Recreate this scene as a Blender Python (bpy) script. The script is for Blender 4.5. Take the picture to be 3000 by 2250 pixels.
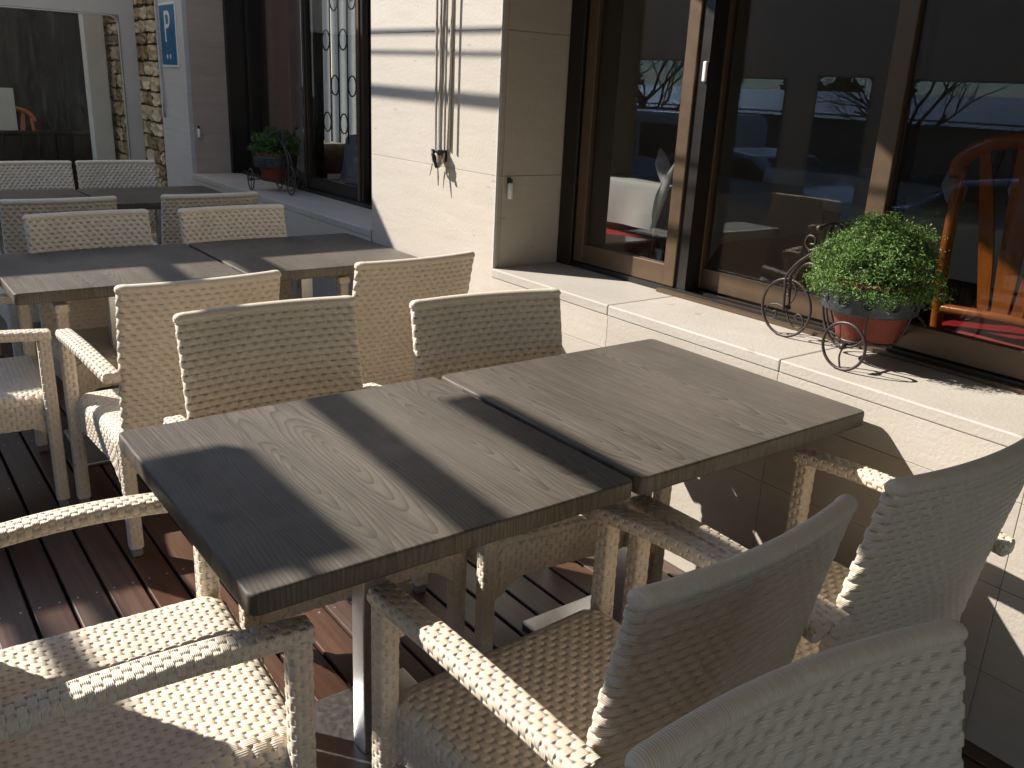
import bpy, bmesh, math, random
import numpy as np
from mathutils import Vector, Matrix
R = math.radians
PI = math.pi
for _o in list(bpy.data.objects):
    bpy.data.objects.remove(_o)
scene = bpy.context.scene
COL = scene.collection

# ------------------------------------------------------------------ camera
cam_d = bpy.data.cameras.new('camera')
cam = bpy.data.objects.new('camera', cam_d)
COL.objects.link(cam)
scene.camera = cam
cam_d.sensor_fit = 'HORIZONTAL'
cam_d.sensor_width = 36.0
cam_d.lens = 31.12
cam_d.clip_start = 0.02
cam_d.clip_end = 2000
def rodr(r):
    r = np.array(r); th = np.linalg.norm(r); k = r/th
    K = np.array([[0, -k[2], k[1]], [k[2], 0, -k[0]], [-k[1], k[0], 0]])
    return np.eye(3)+math.sin(th)*K+(1-math.cos(th))*K@K
RC = rodr([0.32670045, -0.63832316, -0.05968186]) @ np.array([[1, 0, 0], [0, 0, -1], [0, 1, 0]], float)
CP = (-0.39506645, -1.14042375, 1.48839155)
cam.matrix_world = Matrix(((RC[0][0], -RC[1][0], -RC[2][0], CP[0]),
                           (RC[0][1], -RC[1][1], -RC[2][1], CP[1]),
                           (RC[0][2], -RC[1][2], -RC[2][2], CP[2]), (0, 0, 0, 1)))

# ------------------------------------------------------------------ light
SUN_EL = 37.0
SD = Vector((-0.62, 0.785, 0.0)).normalized()          # horizontal direction towards the sun
to_sun = Vector((SD.x*math.cos(R(SUN_EL)), SD.y*math.cos(R(SUN_EL)), math.sin(R(SUN_EL))))
world = bpy.data.worlds.new('World')
scene.world = world
world.use_nodes = True
wn = world.node_tree
bg = wn.nodes['Background']
sky = wn.nodes.new('ShaderNodeTexSky')
sky.sky_type = 'NISHITA'
sky.sun_disc = False
sky.sun_elevation = R(SUN_EL)
sky.sun_rotation = math.atan2(SD.x, SD.y)
sky.altitude = 10
sky.dust_density = 0.0
wn.links.new(sky.outputs[0], bg.inputs[0])
bg.inputs[1].default_value = 0.135
sun_d = bpy.data.lights.new('sun', 'SUN')
sun_d.energy = 5.0
sun_d.angle = R(0.55)
sun_d.color = (1.0, 0.94, 0.86)
sun = bpy.data.objects.new('sun', sun_d)
COL.objects.link(sun)
sun.rotation_euler = to_sun.to_track_quat('Z', 'Y').to_euler()
scene.view_settings.view_transform = 'Standard'
scene.view_settings.look = 'None'
scene.view_settings.exposure = 0.90
scene.view_settings.gamma = 1.0
scene.cycles.max_bounces = 9
scene.cycles.diffuse_bounces = 4
scene.cycles.glossy_bounces = 4
scene.cycles.transparent_max_bounces = 16
scene.cycles.caustics_reflective = False
scene.cycles.caustics_refractive = False
scene.cycles.use_denoising = True
scene.cycles.sample_clamp_indirect = 6

# ------------------------------------------------------------------ helpers
def tag(o, label=None, cat=None, group=None, kind=None):
    if label: o['label'] = label
    if cat: o['category'] = cat
    if group: o['group'] = group
    if kind: o['kind'] = kind
    return o
def empty(name, loc=(0, 0, 0), rz=0.0, label=None, cat=None, group=None):
    o = bpy.data.objects.new(name, None)
    COL.objects.link(o)
    o.location = loc
    o.rotation_euler = (0, 0, rz)
    o.empty_display_size = 0.1
    return tag(o, label, cat, group)
def kids(o):
    return [c for c in bpy.data.objects if c.parent == o]
def copy_tree(o, parent=None):
    c = o.copy()
    COL.objects.link(c)
    c.parent = parent
    for ch in kids(o):
        copy_tree(ch, c)
    return c

class MB:
    """collects shapes with metre UVs and links them as one mesh object"""
    def __init__(s):
        s.v = []; s.f = []; s.uv = []; s.sm = []; s.n = 0
    def add(s, verts, faces, uvs=None, smooth=True):
        verts = np.asarray(verts, float)
        if uvs is None:
            uvs = np.zeros((len(verts), 2))
        s.v.append(verts); s.uv.append(np.asarray(uvs, float))
        for f in faces:
            s.f.append([int(i)+s.n for i in f])
        s.sm += [smooth]*len(faces)
        s.n += len(verts)
        return s
    def grid(s, P, U, V, smooth=True):
        n, m = P.shape[:2]
        idx = np.arange(n*m).reshape(n, m)
        q = np.stack([idx[:-1, :-1], idx[1:, :-1], idx[1:, 1:], idx[:-1, 1:]], -1).reshape(-1, 4)
        return s.add(P.reshape(-1, 3), q.tolist(), np.stack([U.ravel(), V.ravel()], -1), smooth)
    def box(s, x0, x1, y0, y1, z0, z1, bev=0.0, M=None):
        bm = bmesh.new()
        bmesh.ops.create_cube(bm, size=1.0)
        for v in bm.verts:
            v.co = Vector(((x0+x1)/2+v.co.x*(x1-x0), (y0+y1)/2+v.co.y*(y1-y0), (z0+z1)/2+v.co.z*(z1-z0)))
        if bev > 0:
            bmesh.ops.bevel(bm, geom=bm.edges[:], offset=bev, segments=2, profile=0.5, affect='EDGES')
        if M is not None:
            bm.transform(M)
        s.frombm(bm, smooth=False)
        return s
    def frombm(s, bm, smooth=False):
        bm.verts.index_update()
        vs = [v.co[:] for v in bm.verts]
        fs = [[v.index for v in f.verts] for f in bm.faces]
        s.add(vs, fs, None, smooth)
        bm.free()
    def tube(s, path, r, n=8, closed=False, cap=True, uvv=0.0):
        path = [Vector(p) for p in path]
        k = len(path)
        rs = r if hasattr(r, '__len__') else [r]*k
        T = []
        for i in range(k):
            a = path[(i-1) % k] if (closed or i > 0) else path[i]
            b = path[(i+1) % k] if (closed or i < k-1) else path[i]
            t = (b-a)
            T.append(t.normalized() if t.length > 1e-9 else Vector((0, 0, 1)))
        up = Vector((0, 0, 1)) if abs(T[0].z) < 0.9 else Vector((1, 0, 0))
        nrm = (up-T[0]*up.dot(T[0])).normalized()
        V = []; UV = []; L = 0
        for i in range(k):
            if i > 0:
                nrm = (nrm-T[i]*nrm.dot(T[i]))
                nrm = nrm.normalized() if nrm.length > 1e-6 else T[i].orthogonal().normalized()
                L += (path[i]-path[i-1]).length
            b = T[i].cross(nrm)
            for j in range(n):
                a = 2*PI*j/n
                V.append((path[i]+(nrm*math.cos(a)+b*math.sin(a))*rs[i])[:])
                UV.append((j/n*2*PI*rs[i], L))
        F = []
        for i in range(k if closed else k-1):
            for j in range(n):
                i2 = (i+1) % k; j2 = (j+1) % n
                F.append((i*n+j, i*n+j2, i2*n+j2, i2*n+j))
        if cap and not closed:
            F.append(tuple(range(n-1, -1, -1)))
            F.append(tuple((k-1)*n+j for j in range(n)))
        s.add(V, F, UV, True)
        return s
    def lathe(s, prof, c=(0, 0, 0), n=40):
        V = []; F = []
        for (r, z) in prof:
            for j in range(n):
                a = 2*PI*j/n
                V.append((c[0]+r*math.cos(a), c[1]+r*math.sin(a), c[2]+z))
        for i in range(len(prof)-1):
            for j in range(n):
                F.append((i*n+j, i*n+(j+1) % n, (i+1)*n+(j+1) % n, (i+1)*n+j))
        s.add(V, F, None, True)
        return s
    def prism(s, pts, axis, a, b, smooth=False):
        """pts 2D polygon extruded along axis ('x','y','z') from a to b"""
        def mk(p, t):
            return {'x': (t, p[0], p[1]), 'y': (p[0], t, p[1]), 'z': (p[0], p[1], t)}[axis]
        n = len(pts)
        V = [mk(p, a) for p in pts]+[mk(p, b) for p in pts]
        F = [tuple(range(n)), tuple(range(2*n-1, n-1, -1))]
        F += [(i, i+n, (i+1) % n+n, (i+1) % n) for i in range(n)]
        bm = bmesh.new()
        vs = [bm.verts.new(v) for v in V]
        for f in F:
            bm.faces.new([vs[i] for i in f])
        bmesh.ops.recalc_face_normals(bm, faces=bm.faces[:])
        s.frombm(bm, smooth)
        return s
    def build(s, name, mat, parent=None):
        me = bpy.data.meshes.new(name)
        v = np.concatenate(s.v); uv = np.concatenate(s.uv)
        me.from_pydata(v.tolist(), [], s.f)
        lay = me.uv_layers.new(name='UVMap')
        li = np.empty(len(me.loops), np.int32)
        me.loops.foreach_get('vertex_index', li)
        lay.data.foreach_set('uv', uv[li].astype(np.float32).ravel())
        me.polygons.foreach_set('use_smooth', np.array(s.sm, bool))
        me.materials.append(mat)
        me.update()
        o = bpy.data.objects.new(name, me)
        COL.objects.link(o)
        o.parent = parent
        return o

# ------------------------------------------------------------------ materials
class NT:
    def __init__(s, name):
        s.m = bpy.data.materials.new(name)
        s.m.use_nodes = True
        s.t = s.m.node_tree
        s.t.nodes.clear()
        s.out = s.t.nodes.new('ShaderNodeOutputMaterial')
    def n(s, typ, ins=None, **kw):
        nd = s.t.nodes.new('ShaderNode'+typ)
        for k, v in kw.items():
            setattr(nd, k, v)
        for k, v in (ins or {}).items():
            sock = nd.inputs[k]
            if isinstance(v, bpy.types.NodeSocket):
                s.t.links.new(v, sock)
            else:
                sock.default_value = v
        return nd
    def m_(s, op, a, b=0.0, c=0.0):
        return s.n('Math', {0: a, 1: b, 2: c}, operation=op).outputs[0]
    def ramp(s, fac, stops):
        nd = s.n('ValToRGB', {0: fac})
        cr = nd.color_ramp
        while len(cr.elements) < len(stops):
            cr.elements.new(0.5)
        for e, (p, c) in zip(cr.elements, stops):
            e.position = p
            e.color = (*c, 1)
        return nd.outputs[0]
    def mapping(s, vec, scale=(1, 1, 1), loc=(0, 0, 0), rot=(0, 0, 0)):
        return s.n('Mapping', {'Vector': vec, 'Scale': scale, 'Location': loc, 'Rotation': rot}).outputs[0]
    def noise(s, vec, scale, detail=4, rough=0.55, dist=0.0):
        return s.n('TexNoise', {'Vector': vec, 'Scale': scale, 'Detail': detail, 'Roughness': rough, 'Distortion': dist}).outputs[0]
    def obj(s):
        return s.n('TexCoord').outputs['Object']
    def uv(s):
        return s.n('TexCoord').outputs['UV']
    def mix(s, f, a, b, blend='MIX'):
        nd = s.n('Mix', data_type='RGBA', blend_type=blend)
        for i, v in ((0, f), (6, a), (7, b)):
            if isinstance(v, bpy.types.NodeSocket):
                s.t.links.new(v, nd.inputs[i])
            else:
                nd.inputs[i].default_value = v if i == 0 else (*v, 1)
        return nd.outputs[2]
    def bump(s, h, dist, strength=1.0):
        return s.n('Bump', {'Height': h, 'Distance': dist, 'Strength': strength}).outputs[0]
    def pbsdf(s, col, rough=0.6, bump=None, metal=0.0, spec=0.5, **ex):
        ins = {'Roughness': rough, 'Metallic': metal, 'Specular IOR Level': spec}
        ins['Base Color'] = col if isinstance(col, bpy.types.NodeSocket) else (*col, 1)
        if bump is not None:
            ins['Normal'] = bump
        ins.update(ex)
        b = s.n('BsdfPrincipled', ins)
        s.t.links.new(b.outputs[0], s.out.inputs[0])
        return s.m

def plain(name, c, rough=0.6, metal=0.0, var=0.15, scale=30, bumpd=0.0, spec=0.5):
    t = NT(name)
    o = t.obj()
    f = t.noise(o, scale, 5)
    col = t.ramp(f, [(0.3, tuple(x*(1-var) for x in c)), (0.7, tuple(min(1, x*(1+var)) for x in c))])
    r = t.m_('MULTIPLY_ADD', f, 0.2, rough-0.1)
    b = t.bump(t.noise(o, scale*3, 4), bumpd) if bumpd else None
    return t.pbsdf(col, r, b, metal, spec)

def mat_stone(name, c0, c1, c2):
    t = NT(name)
    o = t.obj()
    f1 = t.noise(t.mapping(o, (1.2, 1.2, 9)), 3.0, 6, 0.6, 0.6)
    f2 = t.noise(t.mapping(o, (6, 6, 60)), 4.0, 4, 0.6)
    f3 = t.noise(o, 1.3, 3)
    col = t.ramp(t.m_('MULTIPLY_ADD', f2, 0.3, t.m_('MULTIPLY', f1, 0.7)), [(0.30, c0), (0.5, c1), (0.70, c2)])
    col = t.mix(t.m_('MULTIPLY', f3, 0.22), col, tuple(x*0.84 for x in c1))
    vo = t.n('TexVoronoi', {'Vector': t.mapping(o, (5, 5, 16)), 'Scale': 1.0, 'Randomness': 1.0})
    spot = t.m_('LESS_THAN', vo.outputs['Distance'], t.m_('MULTIPLY', f2, 0.16))
    col = t.mix(t.m_('MULTIPLY', spot, 0.32), col, (0.22, 0.15, 0.09))
    ri = t.n('NewGeometry').outputs['Random Per Island']
    tone = t.m_('MULTIPLY_ADD', ri, 0.10, 0.93)
    hs = t.n('HueSaturation', {'Value': tone, 'Color': col})
    col = hs.outputs[0]
    st = t.noise(t.mapping(o, (9, 9, 0.8)), 1.0, 4, 0.6)
    col = t.mix(t.n('MapRange', {0: st, 1: 0.56, 2: 0.8, 3: 0.0, 4: 0.16}, clamp=True).outputs[0], col, tuple(x*0.72 for x in c1))
    b = t.bump(t.noise(o, 90, 5), 0.0012)
    return t.pbsdf(col, 0.55, b, spec=0.35)

def mat_rattan():
    t = NT('woven_rattan')
    u = t.uv()
    sep = t.n('SeparateXYZ', {0: u})
    V = sep.outputs[1]; U = sep.outputs[0]
    f = t.noise(t.obj(), 9, 3)
    g = t.noise(t.mapping(u, (30, 260, 1)), 1.0, 2)
    fac = t.m_('MULTIPLY_ADD', g, 0.55, t.m_('MULTIPLY', f, 0.45))
    col = t.ramp(fac, [(0.3, (0.62, 0.525, 0.415)), (0.52, (0.72, 0.625, 0.502)), (0.72, (0.78, 0.70, 0.585))])
    grv = t.m_('SINE', t.m_('MULTIPLY', V, 2*PI/0.0039))
    b = t.bump(grv, 0.0004, 0.7)
    return t.pbsdf(col, 0.5, b, spec=0.4)

def mat_tabletop(name, seed):
    t = NT(name)
    o = t.obj()
    sp = t.n('SeparateXYZ', {0: o})
    x, y, z = sp.outputs
    w1 = t.m_('SUBTRACT', t.noise(t.mapping(o, (3.4, 0.9, 1), (seed, seed*1.7, 0)), 1.0, 3), 0.5)
    w2 = t.m_('SUBTRACT', t.noise(t.mapping(o, (8, 2.2, 1), (seed*3, 0, 0)), 1.0, 2), 0.5)
    xx = t.m_('ADD', t.m_('ADD', x, t.m_('MULTIPLY', w1, 0.12)), seed*0.37)
    xb = t.m_('PINGPONG', xx, 0.19)                    # board after board, mirrored
    xb = t.m_('SUBTRACT', xb, 0.05)
    d = t.m_('ADD', t.m_('MULTIPLY', t.m_('ADD', y, t.m_('MULTIPLY', w1, 0.9)), 0.115), t.m_('MULTIPLY', w2, 0.028))
    rr = t.m_('SQRT', t.m_('ADD', t.m_('MULTIPLY', xb, xb), t.m_('MULTIPLY', d, d)))
    ph = t.m_('ADD', t.m_('MULTIPLY', rr, 125.0), t.m_('MULTIPLY', w2, 2.0))
    ring = t.m_('FRACT', ph)
    ring = t.m_('POWER', ring, 3.0)
    fib = t.noise(t.mapping(o, (330, 9, 40), (seed, 0, 0)), 1.0, 3, 0.65)
    fib2 = t.noise(t.mapping(o, (110, 2.2, 20), (seed, 3, 0)), 1.0, 3, 0.6)
    big = t.noise(t.mapping(o, (5, 1.6, 1), (0, seed, 0)), 1.0, 4)
    kn = t.n('TexVoronoi', {'Vector': t.mapping(o, (2.3, 1.5, 0.01), (seed*2.1, seed, 0)), 'Scale': 1.0})
    knot = t.n('MapRange', {0: kn.outputs['Distance'], 1: 0.015, 2: 0.06, 3: 1.0, 4: 0.0}, clamp=True).outputs[0]
    tone = t.m_('ADD', t.m_('MULTIPLY', fib, 0.32), t.m_('ADD', t.m_('MULTIPLY', fib2, 0.34), t.m_('MULTIPLY', big, 0.42)))
    col = t.ramp(tone, [(0.38, (0.062, 0.052, 0.042)), (0.54, (0.112, 0.096, 0.078)), (0.72, (0.165, 0.143, 0.117))])
    col = t.mix(t.m_('MULTIPLY', ring, 0.66), col, (0.042, 0.035, 0.029))
    col = t.mix(t.m_('MULTIPLY', knot, 0.75), col, (0.035, 0.031, 0.029))
    h = t.m_('SUBTRACT', t.m_('MULTIPLY', fib, 0.6), t.m_('MULTIPLY', ring, 0.5))
    b = t.bump(h, 0.0006, 0.7)
    sm = t.noise(o, 7.0, 5, 0.65, 0.8)
    rg = t.m_('ADD', t.m_('MULTIPLY_ADD', fib2, 0.22, 0.24), t.m_('MULTIPLY', sm, 0.3))
    return t.pbsdf(col, rg, b, spec=0.24)

def mat_deck():
    t = NT('deck_wood')
    o = t.obj()
    sp = t.n('SeparateXYZ', {0: o})
    bd = t.m_('FLOOR', t.m_('DIVIDE', t.m_('ADD', sp.outputs[0], 3.0), 0.102))
    wn_ = t.n('TexWhiteNoise', {'W': bd}, noise_dimensions='1D').outputs[0]
    f = t.noise(t.mapping(o, (60, 2.0, 5)), 1.0, 5, 0.6, 0.3)
    f2 = t.noise(t.mapping(o, (3, 1.2, 1)), 1.5, 4)
    fac = t.m_('ADD', t.m_('MULTIPLY', f, 0.5), t.m_('ADD', t.m_('MULTIPLY', wn_, 0.25), t.m_('MULTIPLY', f2, 0.25)))
    ca = t.ramp(fac, [(0.3, (0.032, 0.015, 0.010)), (0.5, (0.080, 0.035, 0.020)), (0.72, (0.15, 0.068, 0.038))])
    cb = t.ramp(fac, [(0.3, (0.036, 0.024, 0.019)), (0.5, (0.082, 0.056, 0.044)), (0.72, (0.145, 0.105, 0.085))])
    col = t.mix(t.m_('MULTIPLY', t.m_('POWER', t.n('TexWhiteNoise', {'W': t.m_('ADD', bd, 7.3)}, noise_dimensions='1D').outputs[0], 0.6), 0.9), ca, cb)
    return t.pbsdf(col, t.m_('MULTIPLY_ADD', f2, 0.25, 0.25), t.bump(f, 0.0008, 0.7), spec=0.5)

def mat_glass(name, tint, f0=0.06, f1=0.75):
    t = NT(name)
    lw = t.n('LayerWeight', {'Blend': 0.5})
    fac = t.m_('MULTIPLY_ADD', t.m_('POWER', lw.outputs['Facing'], 3.5), f1, f0)
    tr = t.n('BsdfTransparent', {0: (*tint, 1)})
    gl = t.n('BsdfGlossy', {0: (1, 1, 1, 1), 'Roughness': 0.0})
    mx = t.n('MixShader', {0: fac, 1: tr.outputs[0], 2: gl.outputs[0]})
    t.t.links.new(mx.outputs[0], t.out.inputs[0])
    return t.m

def mat_vinyl(name, tint=(0.86, 0.86, 0.84)):
    t = NT(name)
    o = t.obj()
    w = t.noise(t.mapping(o, (3.0, 3.0, 0.9)), 2.2, 4, 0.55, 1.2)
    st = t.noise(t.mapping(o, (22, 22, 2.2)), 1.0, 5, 0.65, 0.8)
    b = t.bump(t.m_('ADD', w, t.m_('MULTIPLY', st, 0.25)), 0.05, 1.0)
    tr = t.n('BsdfTransparent', {0: (*tint, 1)})
    gl = t.n('BsdfGlossy', {0: (1, 1, 1, 1), 'Roughness': 0.16, 'Normal': b})
    df = t.n('BsdfDiffuse', {0: (0.7, 0.7, 0.68, 1)})
    streak = t.n('MapRange', {0: st, 1: 0.55, 2: 0.8, 3: 0.012, 4: 0.11}, clamp=True).outputs[0]
    zz_ = t.n('MapRange', {0: t.n('SeparateXYZ', {0: o}).outputs[2], 1: 0.95, 2: 1.2, 3: 0.0, 4: 1.0}, clamp=True).outputs[0]
    streak = t.m_('MULTIPLY', streak, zz_)
    m1 = t.n('MixShader', {0: 0.015, 1: tr.outputs[0], 2: gl.outputs[0]})
    m2 = t.n('MixShader', {0: streak, 1: m1.outputs[0], 2: df.outputs[0]})
    t.t.links.new(m2.outputs[0], t.out.inputs[0])
    return t.m

def mat_fabric(name, c, rough=0.85, wv=900.0):
    t = NT(name)
    o = t.obj()
    f = t.noise(o, 3.5, 5)
    col = t.ramp(f, [(0.3, tuple(x*0.86 for x in c)), (0.7, c)])
    h = t.noise(o, 6, 4, 0.6, 0.5)
    return t.pbsdf(col, rough, t.bump(h, 0.03, 0.5), spec=0.25)

def mat_cloth_thin(name, c, tl=0.3):
    t = NT(name)
    f = t.noise(t.obj(), 4, 4)
    col = t.ramp(f, [(0.3, tuple(x*0.9 for x in c)), (0.7, c)])
    d = t.n('BsdfDiffuse', {0: col})
    tr = t.n('BsdfTranslucent', {0: col})
    mx = t.n('MixShader', {0: tl, 1: d.outputs[0], 2: tr.outputs[0]})
    t.t.links.new(mx.outputs[0], t.out.inputs[0])
    return t.m

def mat_rubble():
    t = NT('rubble_stone')
    oi = t.n('TexWhiteNoise', {'W': t.n('NewGeometry').outputs['Random Per Island']}, noise_dimensions='1D').outputs[0]
    f = t.noise(t.obj(), 24, 6, 0.65)
    fac = t.m_('MULTIPLY_ADD', oi, 0.55, t.m_('MULTIPLY', f, 0.45))
    col = t.ramp(fac, [(0.25, (0.24, 0.16, 0.09)), (0.45, (0.46, 0.35, 0.21)), (0.62, (0.58, 0.47, 0.31)), (0.8, (0.64, 0.56, 0.42))])
    return t.pbsdf(col, 0.9, t.bump(t.noise(t.obj(), 45, 6, 0.7), 0.012), spec=0.2)

def mat_leaf(name, a, b, c):
    t = NT(name)
    ri = t.n('NewGeometry').outputs['Random Per Island']
    col = t.ramp(ri, [(0.0, a), (0.55, b), (1.0, c)])
    d = t.n('BsdfPrincipled', {'Base Color': col, 'Roughness': 0.5, 'Specular IOR Level': 0.35})
    tr = t.n('BsdfTranslucent', {0: col})
    mx = t.n('MixShader', {0: 0.25, 1: d.outputs[0], 2: tr.outputs[0]})
    t.t.links.new(mx.outputs[0], t.out.inputs[0])
    return t.m

def mat_wood(name, a, b, rough=0.35, axis=(40, 40, 3)):
    t = NT(name)
    o = t.obj()
    f = t.noise(t.mapping(o, axis), 1.0, 4, 0.6, 0.5)
    col = t.ramp(f, [(0.3, a), (0.7, b)])
    return t.pbsdf(col, rough, t.bump(f, 0.0006, 0.5), spec=0.5)

LIME = mat_stone('cream_limestone', (0.465, 0.413, 0.343), (0.507, 0.455, 0.386), (0.538, 0.49, 0.42))
LIMEWARM = mat_stone('warm_bounce_limestone', (0.42, 0.33, 0.27), (0.48, 0.385, 0.315), (0.53, 0.43, 0.355))  # limestone with the warm bounced light put into its colour
MARBLE = mat_stone('sill_marble', (0.42, 0.378, 0.32), (0.465, 0.423, 0.365), (0.505, 0.47, 0.415))
GREYMARBLE = mat_stone('pale_marble', (0.50, 0.48, 0.45), (0.56, 0.54, 0.51), (0.61, 0.59, 0.56))
JOINT = plain('stone_joint', (0.34, 0.29, 0.23), 0.9)
RATTAN = mat_rattan()
FOOT = plain('chair_foot_plastic', (0.22, 0.20, 0.18), 0.5)
TOPS = [mat_tabletop('grey_wood_laminate_'+w, sd) for w, sd in (('oak', 1.3), ('ash', 4.9), ('elm', 7.7))]
STEEL = plain('brushed_steel', (0.55, 0.55, 0.54), 0.34, 1.0, 0.08, 60)
DECK = mat_deck()
DECKGAP = plain('deck_joist', (0.012, 0.008, 0.006), 0.9)
BRONZE = plain('bronze_aluminium', (0.112, 0.072, 0.042), 0.42, 0.4, 0.08, 20)
DARKFRAME = plain('dark_aluminium', (0.016, 0.012, 0.010), 0.4, 0.2, 0.1, 20)
GLASS = mat_glass('window_glass', (0.80, 0.80, 0.78), 0.047, 0.8)
VINYL = mat_vinyl('clear_vinyl')
BLUEVINYL = mat_vinyl('bluish_vinyl', (0.42, 0.50, 0.60))
CURTFAB = mat_cloth_thin('grey_curtain_fabric', (0.56, 0.545, 0.53), 0.14)
AWNFAB = mat_cloth_thin('cream_awning_fabric', (0.78, 0.74, 0.69), 0.50)
AWNFAB2 = mat_cloth_thin('cream_awning_fabric_dense', (0.66, 0.58, 0.48), 0.055)
IRON = plain('wrought_iron', (0.060, 0.046, 0.042), 0.42, 0.5, 0.25, 80, 0.0006)
BLACKIRON = plain('black_iron', (0.012, 0.012, 0.012), 0.5, 0.3)
TERRA = plain('terracotta', (0.19, 0.042, 0.025), 0.75, 0, 0.15, 40, 0.0008)
TINBAND = plain('embossed_tin', (0.060, 0.070, 0.078), 0.45, 0.5, 0.35, 60, 0.002)
SOIL = plain('soil', (0.03, 0.02, 0.014), 0.95, 0, 0.3, 60, 0.004)
LEAF = mat_leaf('thyme_leaf', (0.055, 0.120, 0.024), (0.115, 0.215, 0.045), (0.20, 0.315, 0.085))
LEAFDARK = mat_leaf('basil_leaf', (0.03, 0.08, 0.018), (0.06, 0.13, 0.03), (0.11, 0.20, 0.05))
STEM = plain('plant_stem', (0.09, 0.08, 0.035), 0.8)
ROPE = plain('cord_fibre', (0.36, 0.33, 0.28), 0.85, 0, 0.2, 200, 0.0008)
WHITEP = plain('white_plastic', (0.72, 0.72, 0.70), 0.4, 0, 0.04)
BLACKP = plain('black_plastic', (0.02, 0.02, 0.02), 0.4)
WHITEPLASTER = plain('white_plaster', (0.86, 0.86, 0.84), 0.85, 0, 0.04, 8, 0.002)
RUBBLE = mat_rubble()
MORTAR = plain('mortar', (0.10, 0.075, 0.05), 0.95, 0, 0.3, 30, 0.006)
SIGNBLUE = plain('sign_blue', (0.028, 0.135, 0.25), 0.35, 0, 0.06, 6)
SIGNWHITE = plain('sign_white', (0.72, 0.74, 0.75), 0.4, 0, 0.03)
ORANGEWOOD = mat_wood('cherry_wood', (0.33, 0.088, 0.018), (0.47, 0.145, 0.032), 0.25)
DARKCHERRY = mat_wood('dark_shaded_cherry_wood', (0.14, 0.030, 0.014), (0.21, 0.050, 0.020), 0.3)  # dark wood; on the chairs the darkness stands in for indoor shade
REDSEAT = plain('red_seat_leather', (0.42, 0.02, 0.025), 0.45, 0, 0.1, 15)
LINEN = mat_cloth_thin('white_linen', (0.80, 0.80, 0.82))
PETAL = mat_cloth_thin('white_petal', (0.88, 0.88, 0.86), 0.4)
SHEER = mat_cloth_thin('sheer_white', (0.66, 0.68, 0.70), 0.30)
BLUELINEN = mat_cloth_thin('bluish_linen', (0.72, 0.77, 0.95))
DRAPE = mat_fabric('brown_drape', (0.24, 0.12, 0.075))
INWALL = plain('interior_wall', (0.34, 0.27, 0.20), 0.8, 0, 0.06, 3)
INFLOOR = plain('interior_floor', (0.13, 0.07, 0.045), 0.35, 0, 0.2, 5)
PARAPET = mat_wood('dark_boards', (0.013, 0.007, 0.005), (0.024, 0.012, 0.009), 0.6)
SHADEBACK = mat_fabric('dark_shade_tone', (0.040, 0.038, 0.034))  # near-black sheet colour standing in for the shade behind the vinyl
ASPHALT = plain('asphalt', (0.05, 0.05, 0.052), 0.9, 0, 0.25, 20, 0.004)
VANWHITE = plain('white_car_paint', (0.75, 0.75, 0.75), 0.25, 0, 0.02)
VANGREY = plain('silver_car_paint', (0.42, 0.44, 0.46), 0.25, 0.4, 0.03)
CARGLASS = plain('car_window', (0.015, 0.018, 0.022), 0.08)
RUBBER = plain('tyre_rubber', (0.018, 0.018, 0.018), 0.8)
PALEROOF = plain('pale_metal_roof', (0.62, 0.64, 0.66), 0.45, 0, 0.06, 2)
SHEDWALL = plain('shed_wall', (0.16, 0.17, 0.17), 0.8)
BARK = plain('bark', (0.05, 0.038, 0.028), 0.9, 0, 0.3, 30, 0.01)

# ------------------------------------------------------------------ ground and deck
g = MB()
g.add([(-900, -900, -0.8), (900, -900, -0.8), (900, 900, -0.8), (-900, 900, -0.8)], [(0, 1, 2, 3)], smooth=False)
tag(g.build('street', ASPHALT), 'dark asphalt street beyond the terrace', 'street', kind='structure')
PITCH = 0.102
dk = MB()
xx = -3.0
sc_ = MB()
while xx < 1.66:
    w0, w1 = xx+0.0045, min(xx+PITCH-0.0045, 1.665)
    prof = [(w0, -0.03), (w1, -0.03), (w1, -0.004), (w1-0.0015, -0.001), (w1-0.004, 0.0), (w0+0.004, 0.0), (w0+0.0015, -0.001), (w0, -0.004)]
    dk.prism(prof, 'y', -6.9, 9.6)
    for yy_ in np.arange(-0.4, 5.0, 0.45):
        for f_ in (0.24, 0.76):
            sc_.lathe([(0.0, 0.0008), (0.0028, 0.0007), (0.0034, 0.0002)], (xx+PITCH*f_, yy_+0.02, 0.0), 8)
    xx += PITCH
tag(dk.build('deck_floor', DECK), 'dark reddish brown plank deck under the tables', 'deck', kind='structure')
tag(sc_.build('deck_screws', STEEL), 'small steel screw heads in the deck boards', 'screws', kind='stuff')
db = MB()
db.box(-3.0, 1.66, -6.9, 9.6, -0.79, -0.034)
tag(db.build('deck_ground', DECKGAP), 'dark base under the plank deck', 'deck', kind='structure')

# ------------------------------------------------------------------ restaurant building
XW = 1.65      # outer face of pillars and low wall
ZS = 0.80      # sill top
XG = 2.06      # glass plane
BLD = empty('restaurant_building', (XW, 1.7, 0), 0,
            'cream stone restaurant front with wide bronze framed windows and low sill wall', 'building')
BLD.location = (0, 0, 0)
def panels(mb, x, y0, y1, zs, thick=0.03, gap=0.0007, splits=()):
    """facing slabs on the plane X = x, split at heights zs and at y in splits"""
    ys = [y0]+[q for q in splits if y0 < q < y1]+[y1]
    for a, b in zip(ys[:-1], ys[1:]):
        for c, d in zip(zs[:-1], zs[1:]):
            mb.box(x, x+thick, a+gap, b-gap, c+gap, d-gap, 0.0010)
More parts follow.
